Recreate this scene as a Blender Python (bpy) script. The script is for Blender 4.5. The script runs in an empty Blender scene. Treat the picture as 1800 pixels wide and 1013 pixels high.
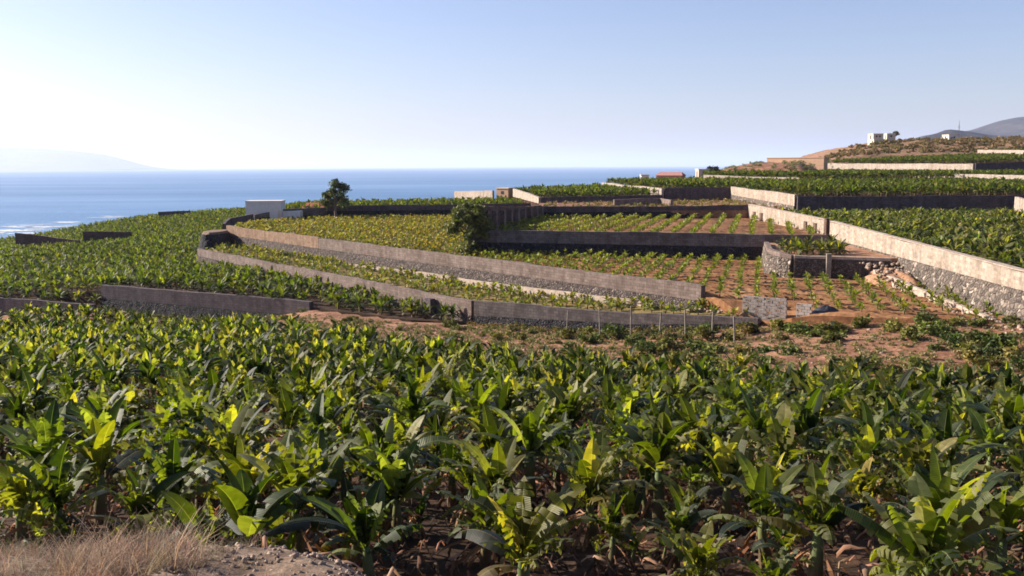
import bpy, math, random
import numpy as np
from mathutils import Vector, Matrix, Euler
from mathutils.geometry import delaunay_2d_cdt

random.seed(7)
R = math.radians
sc = bpy.context.scene
COL = sc.collection

# ------------------------------------------------------------------ camera
PITCH = 7.62
cam = bpy.data.cameras.new('camera'); cam.lens = 32; cam.sensor_width = 36
cam.clip_start = 0.1; cam.clip_end = 200000
cam_o = bpy.data.objects.new('camera', cam); COL.objects.link(cam_o)
cam_o.rotation_euler = (Euler((R(90 - PITCH), 0, 0)).to_matrix() @ Matrix.Rotation(R(-0.26), 3, 'Z')).to_euler()
sc.camera = cam_o
CAMR = cam_o.rotation_euler.to_matrix()

# ------------------------------------------------------------------ sky, sun, exposure
SUN_EL, SUN_AZ = 26.0, 71.0           # degrees up, degrees left of the view
world = bpy.data.worlds.new("World"); sc.world = world; world.use_nodes = True
sky = world.node_tree.nodes.new('ShaderNodeTexSky'); sky.sky_type = 'NISHITA'; sky.sun_disc = False
sky.sun_elevation = R(SUN_EL); sky.sun_rotation = R(-SUN_AZ)
sky.air_density = 1.0; sky.dust_density = 1.0; sky.ozone_density = 2.5
tint = world.node_tree.nodes.new('ShaderNodeMix'); tint.data_type = 'RGBA'; tint.blend_type = 'MULTIPLY'; tint.inputs[0].default_value = 1
tint.inputs[7].default_value = (1.045, .965, 1.11, 1)
world.node_tree.links.new(sky.outputs[0], tint.inputs[6]); world.node_tree.links.new(tint.outputs[2], world.node_tree.nodes['Background'].inputs[0])
world.node_tree.nodes['Background'].inputs[1].default_value = 0.066
sun = bpy.data.lights.new('sun', 'SUN'); sun.energy = 5.0; sun.angle = R(0.5); sun.color = (1.0, 0.90, 0.76)
sun_o = bpy.data.objects.new('sun', sun); COL.objects.link(sun_o)
sdir = Vector((-math.sin(R(SUN_AZ)) * math.cos(R(SUN_EL)), math.cos(R(SUN_AZ)) * math.cos(R(SUN_EL)), math.sin(R(SUN_EL))))
sun_o.rotation_euler = sdir.to_track_quat('Z', 'Y').to_euler()
sc.view_settings.view_transform = 'Standard'; sc.view_settings.look = 'None'
sc.view_settings.exposure = 1.14; sc.view_settings.gamma = 1
sc.cycles.max_bounces = 6; sc.cycles.diffuse_bounces = 2; sc.cycles.glossy_bounces = 2
sc.cycles.transmission_bounces = 3; sc.cycles.volume_bounces = 1
sc.cycles.use_denoising = True
sc.cycles.filter_width = 1.7

SEA = -60.0

# ------------------------------------------------------------------ helpers
def tag(o, label=None, cat=None, group=None, kind=None):
    if label: o['label'] = label
    if cat: o['category'] = cat
    if group: o['group'] = group
    if kind: o['kind'] = kind
    return o

def empty(name, loc, label=None, cat=None, group=None):
    o = bpy.data.objects.new(name, None); COL.objects.link(o); o.location = loc
    o.empty_display_size = 0.3
    return tag(o, label, cat, group)

def mesh(name, V, F, mat, loc=(0, 0, 0), parent=None, smooth=False, colors=None):
    """V in scene coordinates; the object origin goes to loc"""
    V = np.asarray(V, dtype=np.float64) - np.asarray(loc, dtype=np.float64)
    me = bpy.data.meshes.new(name)
    if isinstance(F, np.ndarray):
        n, k = F.shape
        me.vertices.add(len(V)); me.vertices.foreach_set('co', V.astype(np.float32).ravel())
        me.loops.add(n * k); me.loops.foreach_set('vertex_index', F.astype(np.int32).ravel())
        me.polygons.add(n); me.polygons.foreach_set('loop_start', np.arange(0, n * k, k, dtype=np.int32))
        me.update(calc_edges=True)
    else:
        me.from_pydata([tuple(v) for v in V], [], F); me.update()
    if smooth: me.polygons.foreach_set('use_smooth', np.ones(len(me.polygons), dtype=bool))
    if colors is not None:
        a = me.color_attributes.new('Col', 'FLOAT_COLOR', 'POINT')
        c = np.zeros((len(V), 4), dtype=np.float32); colors = np.asarray(colors); c[:, :colors.shape[1]] = colors
        a.data.foreach_set('color', c.ravel())
    for m in (mat if isinstance(mat, (list, tuple)) else [mat]): me.materials.append(m)
    o = bpy.data.objects.new(name, me); COL.objects.link(o)
    if parent is not None: o.parent = parent
    else: o.location = loc
    return o

def hrow(px):                       # row of the horizon in the photo at this column
    return 297.0 - 0.0045 * px

def ray(px, py):
    return CAMR @ Vector(((px - 900) / 1600.0, -(py - 506.5) / 1600.0, -1.0))
def W(px, py, z):                   # where the sight line meets level z
    d = ray(px, py); t = z / d.z
    return (d.x * t, d.y * t, z)
def WY(px, py, Y):
    d = ray(px, py); t = Y / d.y
    return (d.x * t, Y, d.z * t)
def XatY(px, Y): return (px - 900) / 1600.0 * Y

def pip(P, poly):
    P = np.asarray(P); x, y = P[:, 0], P[:, 1]
    inside = np.zeros(len(P), bool); n = len(poly)
    for i in range(n):
        x1, y1 = poly[i][:2]; x2, y2 = poly[(i + 1) % n][:2]
        c = ((y1 > y) != (y2 > y)) & (x < (x2 - x1) * (y - y1) / ((y2 - y1) + 1e-12) + x1)
        inside ^= c
    return inside

def polydist(P, poly):
    P = np.asarray(P, float); d = np.full(len(P), 1e9); n = len(poly)
    for i in range(n):
        a = np.array(poly[i][:2], float); b = np.array(poly[(i + 1) % n][:2], float)
        ab = b - a; t = np.clip(((P - a) @ ab) / (ab @ ab + 1e-12), 0, 1)
        d = np.minimum(d, np.linalg.norm(P - (a + t[:, None] * ab), axis=1))
    return d

rs = np.random.RandomState(11)
_perm = rs.rand(256, 256)
def vnoise(x, y):                   # smooth value noise in [-1,1]
    x = np.asarray(x, float); y = np.asarray(y, float)
    xi = np.floor(x).astype(int); yi = np.floor(y).astype(int)
    fx = x - xi; fy = y - yi
    fx = fx * fx * (3 - 2 * fx); fy = fy * fy * (3 - 2 * fy)
    g = lambda a, b: _perm[a % 256, b % 256]
    return 2 * ((g(xi, yi) * (1 - fx) + g(xi + 1, yi) * fx) * (1 - fy) + (g(xi, yi + 1) * (1 - fx) + g(xi + 1, yi + 1) * fx) * fy) - 1
def fbm(x, y, o=4):
    s = 0; a = 1; t = 0
    for i in range(o):
        s = s + a * vnoise(x * 2 ** i + 17 * i, y * 2 ** i + 31 * i); t += a; a *= .5
    return s / t

# ------------------------------------------------------------------ materials
def nm(name):
    m = bpy.data.materials.new(name); m.use_nodes = True
    nt = m.node_tree; return m, nt, nt.nodes['Principled BSDF']
def N(nt, t, **kw):
    n = nt.nodes.new(t)
    for k, v in kw.items():
        if k in n.inputs: n.inputs[k].default_value = v
        else: setattr(n, k, v)
    return n
def ramp(nt, src, stops):
    r = nt.nodes.new('ShaderNodeValToRGB'); cr = r.color_ramp
    while len(cr.elements) < len(stops): cr.elements.new(0.5)
    for e, (p, c) in zip(cr.elements, stops): e.position = p; e.color = (*c, 1)
    nt.links.new(src, r.inputs[0]); return r.outputs[0]
def mixc(nt, a, b, fac, mode='MIX'):
    m = nt.nodes.new('ShaderNodeMix'); m.data_type = 'RGBA'; m.blend_type = mode
    for s, v in ((6, a), (7, b)):
        if isinstance(v, tuple): m.inputs[s].default_value = (*v, 1)
        else: nt.links.new(v, m.inputs[s])
    if isinstance(fac, (int, float)): m.inputs[0].default_value = fac
    else: nt.links.new(fac, m.inputs[0])
    return m.outputs[2]
def bump(nt, bsdf, h, dist, strength=1.0):
    b = nt.nodes.new('ShaderNodeBump'); b.inputs['Distance'].default_value = dist; b.inputs['Strength'].default_value = strength
    nt.links.new(h, b.inputs['Height']); nt.links.new(b.outputs[0], bsdf.inputs['Normal'])
def pos(nt):
    return nt.nodes.new('ShaderNodeNewGeometry').outputs['Position']
def noise(nt, vec, scale, detail=5, rough=.6):
    n = N(nt, 'ShaderNodeTexNoise'); n.inputs['Scale'].default_value = scale; n.inputs['Detail'].default_value = detail
    n.inputs['Roughness'].default_value = rough; nt.links.new(vec, n.inputs['Vector']); return n.outputs[0]

def soil_mat(name, cols, scale=.35, bd=.12, rough=.95, pebble=0.5):
    m, nt, b = nm(name); p = pos(nt)
    c1 = ramp(nt, noise(nt, p, scale, 7, .65), [(.32, cols[0]), (.5, cols[1]), (.68, cols[2])])
    c2 = ramp(nt, noise(nt, p, scale * 9, 4, .6), [(.35, (.55, .55, .55)), (.65, (1.25, 1.2, 1.15))])
    c = mixc(nt, c1, c2, 0.8, 'MULTIPLY')
    nt.links.new(c, b.inputs['Base Color']); b.inputs['Roughness'].default_value = rough; b.inputs['Specular IOR Level'].default_value = .15
    bump(nt, b, noise(nt, p, 2.2, 9, .7), bd, pebble); return m

M = {}
M['soil_red'] = soil_mat('red_soil', [(.18, .083, .038), (.285, .14, .066), (.37, .205, .105)], .3)
M['soil_brown'] = soil_mat('brown_soil', [(.12, .06, .036), (.26, .13, .078), (.40, .23, .145)], .45, .2)
M['soil_olive'] = soil_mat('weedy_soil', [(.15, .11, .04), (.22, .17, .06), (.30, .19, .085)], .4)
M['soil_dark'] = soil_mat('dark_field_soil', [(.022, .013, .008), (.045, .026, .016), (.12, .065, .04)], .5)  # dark soil, deepened further so the shade under plants goes blacker
M['soil_orange'] = soil_mat('orange_dirt', [(.22, .12, .07), (.34, .19, .115), (.44, .28, .19)], .6, .2)
M['hill'] = soil_mat('scrub_hill', [(.18, .12, .06), (.30, .18, .11), (.40, .24, .17)], .06, .8)
M['mound'] = soil_mat('pale_bank_soil', [(.09, .06, .042), (.20, .14, .10), (.34, .255, .19)], 3.0, .12)

def block_mat(name, base, dirt, scale=(1.0, 1.0), bd=.015, joints=.55, stain=.55):
    """concrete blocks, coursed along the wall"""
    m, nt, b = nm(name); p = pos(nt)
    tc = nt.nodes.new('ShaderNodeUVMap')
    br = N(nt, 'ShaderNodeTexBrick'); nt.links.new(tc.outputs[0], br.inputs['Vector'])
    br.inputs['Color1'].default_value = (*base, 1); br.inputs['Color2'].default_value = tuple(x * .62 for x in base) + (1,)
    br.inputs['Mortar'].default_value = tuple(x * joints for x in base) + (1,)
    br.inputs['Scale'].default_value = 1; br.inputs['Brick Width'].default_value = .5; br.inputs['Row Height'].default_value = .25
    br.inputs['Mortar Size'].default_value = .022; br.inputs['Mortar Smooth'].default_value = .6; br.inputs['Bias'].default_value = -.2
    st = ramp(nt, noise(nt, p, .45, 6, .65), [(.36, dirt), (.56, (1, 1, 1))])
    c = mixc(nt, br.outputs[0], st, stain, 'MULTIPLY')
    g = ramp(nt, noise(nt, p, 5.0, 4, .7), [(.3, (.72, .72, .72)), (.7, (1.2, 1.2, 1.2))])
    c = mixc(nt, c, g, .8, 'MULTIPLY')
    mp = N(nt, 'ShaderNodeMapping'); nt.links.new(p, mp.inputs[0]); mp.inputs['Scale'].default_value = (1.6, 1.6, .22)
    dr = ramp(nt, noise(nt, mp.outputs[0], 1.0, 5, .7), [(.42, (1, 1, 1)), (.62, (.55, .5, .46))])
    c = mixc(nt, c, dr, .6, 'MULTIPLY')
    nt.links.new(c, b.inputs['Base Color']); b.inputs['Roughness'].default_value = .92; b.inputs['Specular IOR Level'].default_value = .2
    bump(nt, b, noise(nt, p, 6, 6, .7), .05, .8); return m

def rubble_mat(name, cols, scale=4.6, gap=(.03, .025, .02)):
    m, nt, b = nm(name); p = pos(nt)
    wv = N(nt, 'ShaderNodeVectorMath', operation='ADD'); nz = N(nt, 'ShaderNodeTexNoise'); nz.inputs['Scale'].default_value = 2
    nt.links.new(p, nz.inputs['Vector']); nt.links.new(p, wv.inputs[0])
    sc_ = N(nt, 'ShaderNodeVectorMath', operation='SCALE'); sc_.inputs['Scale'].default_value = .35
    nt.links.new(nz.outputs[1], sc_.inputs[0]); nt.links.new(sc_.outputs[0], wv.inputs[1])
    v = N(nt, 'ShaderNodeTexVoronoi'); v.inputs['Scale'].default_value = scale; nt.links.new(wv.outputs[0], v.inputs['Vector'])
    e = N(nt, 'ShaderNodeTexVoronoi'); e.feature = 'DISTANCE_TO_EDGE'; e.inputs['Scale'].default_value = scale; nt.links.new(wv.outputs[0], e.inputs['Vector'])
    sep = nt.nodes.new('ShaderNodeSeparateColor'); nt.links.new(v.outputs['Color'], sep.inputs[0])
    c = ramp(nt, sep.outputs[0], [(0, cols[0]), (.45, cols[1]), (.8, cols[2]), (1, cols[3])])
    f = ramp(nt, e.outputs[0], [(.0, (0, 0, 0)), (.09, (1, 1, 1))])
    c = mixc(nt, gap, c, f)
    nt.links.new(c, b.inputs['Base Color']); b.inputs['Roughness'].default_value = .9; b.inputs['Specular IOR Level'].default_value = .25
    h = ramp(nt, e.outputs[0], [(0, (0, 0, 0)), (.3, (1, 1, 1))])
    bump(nt, b, h, .12, 1.0); return m

M['block_pinkgrey'] = block_mat('warm_grey_blocks', (.25, .19, .165), (.55, .5, .48))
M['block_orange'] = block_mat('orange_washed_blocks', (.30, .20, .14), (.8, .7, .6), joints=.8)
M['block_grey'] = block_mat('grey_blocks', (.185, .162, .155), (.5, .45, .42))
M['block_shaded'] = block_mat('shaded_grey_blocks', (.15, .125, .12), (.5, .45, .42))  # darker copy of the outer wall's blocks, shade of its front in the colour
M['block_dark'] = block_mat('dark_shade_blocks', (.125, .098, .105), (.6, .6, .6))  # dark violet copy of the blocks, shade of camera-facing walls in the colour
M['block_umber'] = block_mat('umber_blocks', (.15, .095, .085), (.6, .5, .45))
M['block_brown'] = block_mat('brown_blocks', (.19, .125, .10), (.6, .5, .45))
M['block_pale'] = block_mat('pale_cream_blocks', (.43, .36, .295), (.72, .63, .55), stain=.5, joints=.82)
M['block_white'] = block_mat('whitewashed_blocks', (.44, .375, .32), (.75, .65, .55), stain=.4, joints=.8)
M['rubble_mid'] = rubble_mat('brown_basalt_rubble', [(.075, .058, .052), (.125, .098, .088), (.165, .13, .115), (.25, .20, .175)], gap=(.045, .035, .03))
M['rubble_dark'] = rubble_mat('dark_basalt_rubble', [(.018, .017, .022), (.034, .031, .038), (.05, .045, .052), (.09, .08, .085)], gap=(.012, .011, .014))
M['rubble_pale'] = rubble_mat('pale_mixed_rubble', [(.10, .082, .07), (.155, .125, .105), (.20, .155, .125), (.42, .35, .29)], scale=3.0, gap=(.05, .04, .03))
M['coping'] = soil_mat('cement_coping', [(.30, .24, .2), (.42, .34, .28), (.52, .44, .36)], 1.0, .03)
M['concrete'] = soil_mat('cast_concrete', [(.17, .15, .13), (.25, .22, .19), (.32, .28, .25)], 1.5, .03)

def plain(name, col, rough=.8, var=.25, scale=2.0):
    m, nt, b = nm(name); p = pos(nt)
    c = ramp(nt, noise(nt, p, scale, 5, .6), [(.3, tuple(x * (1 - var) for x in col)), (.7, tuple(min(1, x * (1 + var * .6)) for x in col))])
    nt.links.new(c, b.inputs['Base Color']); b.inputs['Roughness'].default_value = rough; return m
M['white_wall'] = plain('white_plaster', (.62, .58, .54), .85, .12)
M['cream_wall'] = plain('cream_plaster', (.55, .45, .35), .85, .15)
M['orange_wall'] = plain('orange_plaster', (.46, .28, .175), .85, .15)
M['pink_wall'] = plain('pink_plaster', (.38, .18, .15), .85, .15)
M['red_roof'] = plain('red_roof_tiles', (.45, .12, .065), .8, .3, 4)
M['dark_void'] = plain('dark_opening', (.02, .02, .022), .5, .2)
M['tarp'] = plain('dark_tarpaulin', (.035, .035, .045), .45, .4, 3)
M['metal'] = plain('galvanised_metal', (.30, .31, .33), .5, .2)
M['mountain'] = soil_mat('hazed_mountain', [(.035, .04, .052), (.065, .066, .078), (.11, .10, .105)], .0022, 30)  # rock colour tinted blue for distance haze, besides the haze volume
M['island'] = soil_mat('island_rock', [(.14, .12, .10), (.20, .17, .14), (.26, .22, .18)], .001, 30)
M['bark'] = plain('grey_brown_bark', (.16, .11, .08), .9, .4, 6)

def foliage_mat(name, trans=.4, tcol=(1.9, 2.6, .35), rough=.42, spec=.5, rnd=.15, ribs=0):
    m, nt, b = nm(name)
    a = N(nt, 'ShaderNodeAttribute'); a.attribute_name = 'Col'
    oi = nt.nodes.new('ShaderNodeObjectInfo')
    mr = N(nt, 'ShaderNodeMapRange'); nt.links.new(oi.outputs['Random'], mr.inputs[0]); mr.inputs[3].default_value = 1 - rnd; mr.inputs[4].default_value = 1 + rnd
    cx = nt.nodes.new('ShaderNodeCombineXYZ')
    nt.links.new(mr.outputs[0], cx.inputs[0]); cx.inputs[1].default_value = 1.0; cx.inputs[2].default_value = 1.0
    col = mixc(nt, a.outputs[0], cx.outputs[0], 1.0, 'MULTIPLY')
    n2 = ramp(nt, noise(nt, pos(nt), 3.5, 3, .6), [(.3, (.75, .78, .7)), (.7, (1.2, 1.15, 1.2))])
    col = mixc(nt, col, n2, .8, 'MULTIPLY')
    if ribs:
        ma = N(nt, 'ShaderNodeMath', operation='MULTIPLY'); nt.links.new(a.outputs['Alpha'], ma.inputs[0]); ma.inputs[1].default_value = ribs
        si = N(nt, 'ShaderNodeMath', operation='SINE'); nt.links.new(ma.outputs[0], si.inputs[0])
        col = mixc(nt, col, ramp(nt, si.outputs[0], [(0, (.82, .84, .8)), (.7, (1.06, 1.05, 1.06))]), .6, 'MULTIPLY')
        bump(nt, b, si.outputs[0], .004, .5)
    nt.links.new(col, b.inputs['Base Color']); b.inputs['Roughness'].default_value = rough; b.inputs['Specular IOR Level'].default_value = spec
    t = nt.nodes.new('ShaderNodeBsdfTranslucent')
    tc = mixc(nt, col, tcol, 1.0, 'MULTIPLY'); nt.links.new(tc, t.inputs[0])
    mx = nt.nodes.new('ShaderNodeMixShader'); mx.inputs[0].default_value = trans
    nt.links.new(b.outputs[0], mx.inputs[1]); nt.links.new(t.outputs[0], mx.inputs[2])
    nt.links.new(mx.outputs[0], nt.nodes['Material Output'].inputs[0]); return m
M['leaf'] = foliage_mat('banana_leaf', .36, (3.0, 3.3, .4), .45, .3, ribs=330)
M['leaf_far'] = foliage_mat('banana_leaf_far', .32, (2.7, 3.1, .5), .58, .22, 0)
M['young'] = foliage_mat('young_banana_leaf', .35, (1.6, 1.8, .5), .5, .35, .1)
M['dry'] = foliage_mat('dry_banana_leaf', .25, (1.3, 1.1, .8), .8, .2, .15)
M['stem'] = foliage_mat('banana_stem', .0, (1, 1, 1), .6, .3, .15)
M['bush'] = foliage_mat('bush_leaves', .2, (1.5, 1.7, .6), .6, .25, .25)
M['tree_leaf'] = foliage_mat('tree_leaves', .22, (1.4, 1.6, .6), .55, .3, .05)
M['grass'] = foliage_mat('dry_grass', .3, (1.2, 1.1, .9), .8, .2, 0)

def sea_mat():
    m, nt, b = nm('sea_water'); p = pos(nt)
    mp = N(nt, 'ShaderNodeMapping'); nt.links.new(p, mp.inputs[0]); mp.inputs['Scale'].default_value = (.00035, .0016, 1); mp.inputs['Rotation'].default_value = (0, 0, R(4))
    f = noise(nt, mp.outputs[0], 1.6, 6, .62)
    c = ramp(nt, f, [(.34, (.05, .14, .28)), (.50, (.08, .19, .35)), (.66, (.15, .27, .44))])
    nt.links.new(c, b.inputs['Base Color'])
    b.inputs['Roughness'].default_value = .42; b.inputs['IOR'].default_value = 1.33
    h = noise(nt, p, .09, 5, .6)
    bump(nt, b, h, 2.2, 1.0); return m
M['sea'] = sea_mat()

# ------------------------------------------------------------------ land: broad ground surface
CP = [  # X, Y, z  (z measured from eye level)
 (-20, 12, -6.4), (0, 12, -6.1), (12, 12, -6.0), (-20, 30, -9.0), (0, 20, -7.4), (9, 20, -7.5), (0, 30, -9.2), (14, 30, -9.3), (30, 30, -8.9),
 (0, 48, -11.8), (18, 40, -10.9), (20, 46, -10.8), (28, 50, -10.5), (45, 45, -10.2), (-30, 60, -13.2), (-11, 60, -12.4), (0, 60, -12.9), (15, 55, -11.4),
 (-60, 60, -14.0), (-80, 95, -18.4), (-60, 95, -17.4), (-20, 86.5, -13.75), (-14, 81.5, -13.6), (-8, 78.5, -13.55), (22, 60, -10.75), (20, 59, -11.0), (24, 56, -10.5), (30, 54.5, -10.2), (-43, 93, -16.4), (-22, 77, -14.0), (-32, 88, -16.2), (-22, 86, -14.4), (-18, 84, -13.7), (-13, 76, -13.4),
 (-3, 77, -13.6), (9, 69, -12.7), (17, 62.5, -11.4), (27, 57, -10.15), (33, 55, -10.1),
 (-46, 104, -15.5), (-30, 110, -15), (-50, 150, -17), (-110, 180, -21), (-146, 262, -25), (-110, 285, -19), (-83, 290, -17), (-50, 220, -13),
 (-210, 330, -62), (-150, 380, -66), (-60, 360, -66), (0, 330, -62), (0, 220, -12), (20, 255, -10), (38, 262, -6), (20, 340, -50), (60, 420, -40), (120, 620, -45),
 (36, 110, -11), (36, 180, -9), (90, 100, -9.5), (140, 110, -9), (100, 190, -6.5), (150, 200, -6), (60, 250, -4.6), (110, 250, -3.6), (170, 250, -3.6),
 (76, 305, -.2), (88, 310, -.1), (100, 320, .6), (120, 330, 1.0), (150, 335, 3.0), (210, 345, 3.6),
 (115, 350, 1.0), (125, 375, 2.8), (140, 395, 5.0), (154, 410, 8.2), (165, 416, 9.4), (177, 430, 9.8), (190, 430, 10.3), (215, 430, 11.6), (242, 430, 11.8), (300, 430, 13), (200, 380, 7.2), (250, 380, 8.5),
 (150, 500, 2), (220, 520, 5), (330, 520, 8), (200, 620, -5), (400, 620, 0)]
CP = np.array(CP, float)
def uvw(X, Y):
    s = np.maximum(np.asarray(Y, float), -12) + 30
    return np.stack([np.asarray(X, float) / s * 1.6, np.log(s) * 1.3], -1)
_K = uvw(CP[:, 0], CP[:, 1])
def _phi(r): return np.where(r > 1e-9, r * r * np.log(r + 1e-12), 0)
_n = len(CP)
_A = np.zeros((_n + 3, _n + 3)); _A[:_n, :_n] = _phi(np.linalg.norm(_K[:, None] - _K[None], axis=2)) + np.eye(_n) * 1e-4
_A[:_n, _n] = 1; _A[:_n, _n + 1:] = _K; _A[_n, :_n] = 1; _A[_n + 1:, :_n] = _K.T
_w = np.linalg.solve(_A, np.concatenate([CP[:, 2], [0, 0, 0]]))
def G0(X, Y):
    q = uvw(np.ravel(X), np.ravel(Y)); out = np.empty(len(q))
    for i in range(0, len(q), 20000):
        r = np.linalg.norm(q[i:i + 20000, None] - _K[None], axis=2)
        out[i:i + 20000] = _phi(r) @ _w[:_n] + _w[_n] + q[i:i + 20000] @ _w[_n + 1:]
    return out
# the bank the photographer stands on
BANK = [(-60, 12), (-14, 8.9), (-4.7, 7.7), (-2.9, 7.7), (-1.7, 7.5), (-.9, 6.6), (-.2, 5.0), (14, 3.0), (60, 2.0), (60, -40), (-60, -40)]
def bankz(X, Y):
    return -1.75 - np.clip(np.asarray(Y, float), 0, 12) * .212
def G(X, Y):
    X = np.ravel(np.asarray(X, float)); Y = np.ravel(np.asarray(Y, float))
    z = G0(X, Y)
    P = np.stack([X, Y], 1)
    near = Y < 40
    if near.any():
        Pn = P[near]; d = polydist(Pn, BANK); ins = pip(Pn, BANK)
        d = np.where(ins, -d, d) + .35 * vnoise(Pn[:, 0] * .9, Pn[:, 1] * .9)
        t = np.clip((d + .1) / 2.2, 0, 1); t = t * t * (3 - 2 * t)
        z[near] = (bankz(Pn[:, 0], Pn[:, 1]) + .09 * fbm(Pn[:, 0] * 2.2, Pn[:, 1] * 2.2, 4)) * (1 - t) + z[near] * t
    amp = np.clip(Y / 300., .05, .5)
    z = z + amp * fbm(X * .12, Y * .12, 3) * .8 + .07 * fbm(X * .8, Y * .8, 2)
    far = np.clip((Y - 330) / 60, 0, 1)
    z = z + far * 1.6 * fbm(X * .06 + 5, Y * .06, 4)
    return z

# ------------------------------------------------------------------ terraces (flat fields held by walls)
K_PTS = [(33.2, 20), (33.1, 59), (35.0, 99.8), (35.0, 134.5)]      # line of the long pale wall
def lerp(a, b, t): return tuple(a[i] + (b[i] - a[i]) * t for i in range(len(a)))
A1, A2 = (-46.3, 147.0), (14.9, 70.3)      # long retaining wall
G1, G2, G3 = (-45.4, 132.0), (-3.2, 78.7), (17.6, 64.0)   # outer wall
B1, B2 = (-4.3, 103.6), (33.0, 94.3)
ROWD = np.array([.265, .964])
def zC(X, Y):
    a = X * ROWD[0] + Y * ROWD[1]
    return -10 - 1.1 * np.exp(-((X - 17.8) ** 2 + (Y - 64.5) ** 2) / 14.) + .15 * np.sin(a * 2 * math.pi / 2.5) + .05 * fbm(X * .5, Y * .5, 2)
def zE(X, Y): return -10 + .07 * fbm(X * .5, Y * .5, 2)
def zD(X, Y): return -7.7 + .05 * fbm(X * .5, Y * .5, 2)
def zF(X, Y):
    t = np.clip((X - 0) / 17.0, 0, 1); return -12.2 + 1.1 * t * t * (3 - 2 * t) + .05 * fbm(X * .5, Y * .5, 2)
def plane3(a, b, c):
    Mx = np.array([[p[0], p[1], 1] for p in (a, b, c)], float); k = np.linalg.solve(Mx, np.array([a[2], b[2], c[2]], float))
    return lambda X, Y: k[0] * X + k[1] * Y + k[2]
_HP = np.array([(-46, 102, -13.45), (-20, 88, -13.65), (-10, 80, -13.5), (-50, 104, -14.3), (-3.5, 78.9, -13.7), (-6, 82, -13.6), (-30, 112, -13.7), (-49, 140, -14.6), (-50, 172, -14.0), (-60, 110, -15.1), (-90, 112, -16.2),
                (-83, 290, -13.9), (-110, 282, -15.4), (-146, 262, -21.4), (-110, 180, -18.2), (-80, 200, -16.2), (-180, 250, -23), (-130, 150, -19.5), (-95, 188, -16.9), (-107, 190, -17.6), (-85, 190, -16.1), (-48, 240, -12.0), (-60, 290, -12.0)], float)
_Hk = uvw(_HP[:, 0], _HP[:, 1]); _hn = len(_HP)
_HA = np.zeros((_hn + 3, _hn + 3)); _HA[:_hn, :_hn] = _phi(np.linalg.norm(_Hk[:, None] - _Hk[None], axis=2)) + np.eye(_hn) * 3e-3
_HA[:_hn, _hn] = 1; _HA[:_hn, _hn + 1:] = _Hk; _HA[_hn, :_hn] = 1; _HA[_hn + 1:, :_hn] = _Hk.T
_hw = np.linalg.solve(_HA, np.concatenate([_HP[:, 2], [0, 0, 0]]))
def zH(X, Y):
    q = uvw(np.ravel(X), np.ravel(Y)); r = np.linalg.norm(q[:, None] - _Hk[None], axis=2)
    return _phi(r) @ _hw[:_hn] + _hw[_hn] + q @ _hw[_hn + 1:]
const = lambda v: (lambda X, Y: np.full(np.shape(X), float(v)) + .06 * fbm(np.asarray(X) * .3, np.asarray(Y) * .3, 2))
zU = plane3((-45, 180, -9.0), (4, 178, -8.0), (-20, 210, -8.5))
zT = plane3((132, 262, 0.0), (172, 340, 2.4), (115, 340, .3))
SL = {
 'C': ([A2, (19.5, 62.6), (26.5, 58.6), (32.0, 57.0), (33.3, 60), (34.8, 94.6), (33, 95.2), B1, (-8, 99)], zC, .6, 'soil_red', 'red_field'),
 'E': ([(-8, 99), B1, (4.5, 134.5), (3, 178), (-36, 179), (-47, 163), A1], zE, 1.5, 'soil_olive', 'weedy_field'),
 'D': ([B1, B2, (35.3, 99), (35.3, 134.5), (4.0, 134.5)], zD, 1.3, 'soil_red', 'upper_red_field'),
 'F': ([A1, A2, (18.5, 66.5), G3, G2, G1], zF, 1.0, 'soil_olive', 'strip_field'),
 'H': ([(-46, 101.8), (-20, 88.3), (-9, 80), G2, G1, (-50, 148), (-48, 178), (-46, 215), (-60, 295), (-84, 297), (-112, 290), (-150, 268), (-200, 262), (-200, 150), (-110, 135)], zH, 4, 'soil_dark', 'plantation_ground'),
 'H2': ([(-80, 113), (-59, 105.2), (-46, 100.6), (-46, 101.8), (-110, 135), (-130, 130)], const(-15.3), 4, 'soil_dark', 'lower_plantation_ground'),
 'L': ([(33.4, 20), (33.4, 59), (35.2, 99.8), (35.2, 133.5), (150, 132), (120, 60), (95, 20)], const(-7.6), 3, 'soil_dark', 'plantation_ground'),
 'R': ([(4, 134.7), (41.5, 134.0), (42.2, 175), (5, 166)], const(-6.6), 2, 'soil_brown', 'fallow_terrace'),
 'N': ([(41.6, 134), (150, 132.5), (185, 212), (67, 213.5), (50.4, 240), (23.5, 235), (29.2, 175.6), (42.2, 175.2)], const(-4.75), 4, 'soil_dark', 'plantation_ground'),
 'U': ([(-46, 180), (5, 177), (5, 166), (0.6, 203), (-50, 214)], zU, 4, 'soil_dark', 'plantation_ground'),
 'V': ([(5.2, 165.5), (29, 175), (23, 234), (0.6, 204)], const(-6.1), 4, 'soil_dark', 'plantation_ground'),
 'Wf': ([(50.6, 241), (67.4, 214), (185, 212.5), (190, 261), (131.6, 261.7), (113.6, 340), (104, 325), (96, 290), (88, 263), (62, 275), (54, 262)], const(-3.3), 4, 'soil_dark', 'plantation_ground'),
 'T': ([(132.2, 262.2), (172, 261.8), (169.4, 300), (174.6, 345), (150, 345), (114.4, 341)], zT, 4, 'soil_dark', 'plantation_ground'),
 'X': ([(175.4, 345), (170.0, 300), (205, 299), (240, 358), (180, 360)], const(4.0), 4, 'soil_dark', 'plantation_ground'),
 'bed': ([(26.4, 95), (25.2, 88.5), (24.1, 84), (24.5, 81.5), (25.1, 80.7), (30.9, 79.7), (35, 79), (35, 99), (33, 95.2), (27, 96.3)], const(-8.1), .8, 'soil_orange', 'raised_dirt_bed'),
}
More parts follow.
